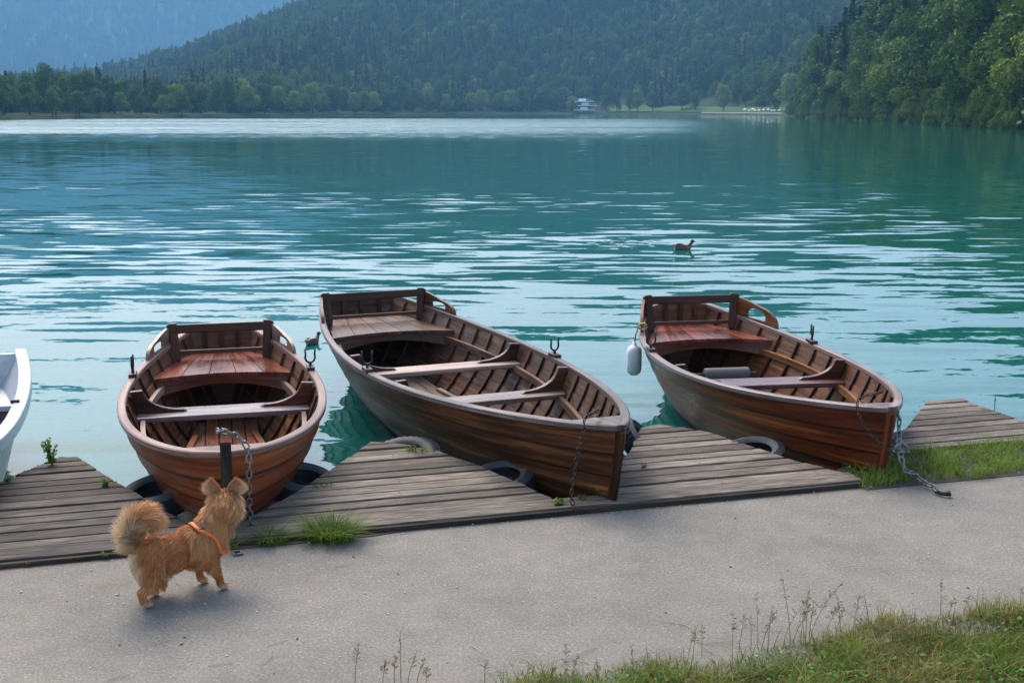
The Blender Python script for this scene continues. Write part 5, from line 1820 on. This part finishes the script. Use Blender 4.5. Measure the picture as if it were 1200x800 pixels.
# harness
def on_body(p, off):
    ok, loc, nrm, _ = body.closest_point_on_mesh(Vector(p))
    return loc + nrm * off, nrm
def strap_loop(fn, off, width, n=60):
    pts, nrm = [], []
    for a in np.linspace(0, 2 * PI, n + 1)[:-1]:
        p, q_ = on_body(fn(a), off); pts.append(p); nrm.append(q_)
    for _ in range(3):
        pts = [(pts[i - 1] + pts[i] * 2 + pts[(i + 1) % n]) / 4 for i in range(n)]
    rows = []
    for i in range(n):
        t = (pts[(i + 1) % n] - pts[i - 1]).normalized(); b = t.cross(nrm[i]).normalized(); u = b.cross(t)
        rows.append([pts[i] - b * width / 2 - u * .001, pts[i] + b * width / 2 - u * .001, pts[i] + b * width / 2 + u * .0015, pts[i] - b * width / 2 + u * .0015])
    rows.append(rows[0])
    mb = MB(); mb.grid(rows, None, True)
    return mb
e1 = Vector((.105, 0, -.105)).normalized()
hb = strap_loop(lambda a: Vector((.150, 0, .212)) - e1 * (.13 * math.cos(a)) + Vector((0, .13 * math.sin(a), 0)), .022, .016).build('harness', M['orange'], dog, smooth='all')
strap_loop(lambda a: Vector((.075, 0, .185)) + Vector((.02 * math.cos(a), .12 * math.sin(a), .12 * math.cos(a))), .005, .012).build('girth_strap', M['orange'], hb, smooth='all')
pr, _ = on_body((.095, -.05, .30), .030)
mb = MB(); mb.tube([(.011 * math.cos(a), .004 * math.sin(a), .012 * math.sin(a)) for a in np.linspace(0, 2 * PI, 14)], .0022, 6)
rgb = mb.build('ring', M['steel'], hb, smooth='all'); rgb.location = pr
mb = MB(); mb.box((0, 0, 0), (.02, .012, .006)); bk = mb.build('buckle', M['dark_iron'], hb, bevel=.002); bk.location = pr + Vector((-.012, -.006, -.012))

# ducks
def duck(label, x, y, heading, sc, seed):
    root = empty('duck', (x, y, WATER_Z), heading); root.scale = (sc, sc, sc)
    tag(root, label, 'duck')
    b = blob_body('body', [((0, 0, .035), (.15, .072, .062), None), ((-.12, 0, .065), (.07, .045, .03), Matrix.Rotation(R(25), 3, 'Y')), ((.165, 0, .150), (.040, .031, .032), None)],
                  [[((.10, 0, .06), .045), ((.15, 0, .12), .026), ((.162, 0, .145), .025)]], .008, 4, root, M['fur'])
    co = np.empty(len(b.data.vertices) * 3, np.float32); b.data.vertices.foreach_get('co', co); co = co.reshape(-1, 3).astype(float)
    rg = np.random.default_rng(seed)
    n1 = vnoise(co[:, 0], co[:, 1] + co[:, 2], 60.)[:, None]; n2 = vnoise(co[:, 0], co[:, 1] + co[:, 2], 25., 3.)[:, None]
    C = np.array([.13, .08, .05]) + n1 * np.array([.14, .09, .06]) + n2 * .05
    C = np.where(co[:, 2:3] > .135, np.array([.07, .045, .03]) + n1 * .03, C)
    C = np.where((co[:, 0:1] < -.13), np.array([.35, .28, .22]) + n1 * .2, C)
    C = np.where((co[:, 0:1] > .06) & (co[:, 2:3] < .06), np.array([.25, .13, .07]) + n1 * .1, C)
    point_colors(b.data, np.clip(C, .01, .8))
    mb = MB(); mb.grid([[(.195, .011 * math.cos(a), .146 + .010 * math.sin(a)) for a in np.linspace(0, 2 * PI, 9)[:-1]], [(.225, .011 * math.cos(a), .141 + .005 * math.sin(a)) for a in np.linspace(0, 2 * PI, 9)[:-1]], [(.243, .009 * math.cos(a), .139 + .003 * math.sin(a)) for a in np.linspace(0, 2 * PI, 9)[:-1]]], None, True)
    mb.build('bill', M['bill'], root, smooth='all')
    for s in (1, -1):
        mb = MB(); rows = []
        for t in np.linspace(0, 1, 8): rows.append([(.07 - .22 * t, s * (.058 + .018 * math.sin(PI * t) - .03 * t), .055 + .028 * t + h * .035 * math.sin(PI * (.12 + .88 * t) * .98)) for h in (-1, 0, 1)])
        mb.grid(rows); w_ = mb.build('wing', M['fur'], root, smooth='all')
        n = len(w_.data.vertices); point_colors(w_.data, np.clip(np.array([.15, .10, .07]) * (1 + rg.normal(0, .35, (n, 1))), .02, .5))
duck('brown duck swimming alone out on the lake', 2.87, 20.0, R(-5), .95, 1)
duck('small brown duck floating close to the stern of the dark brown boat', -2.0, 11.75, R(60), .62, 2)
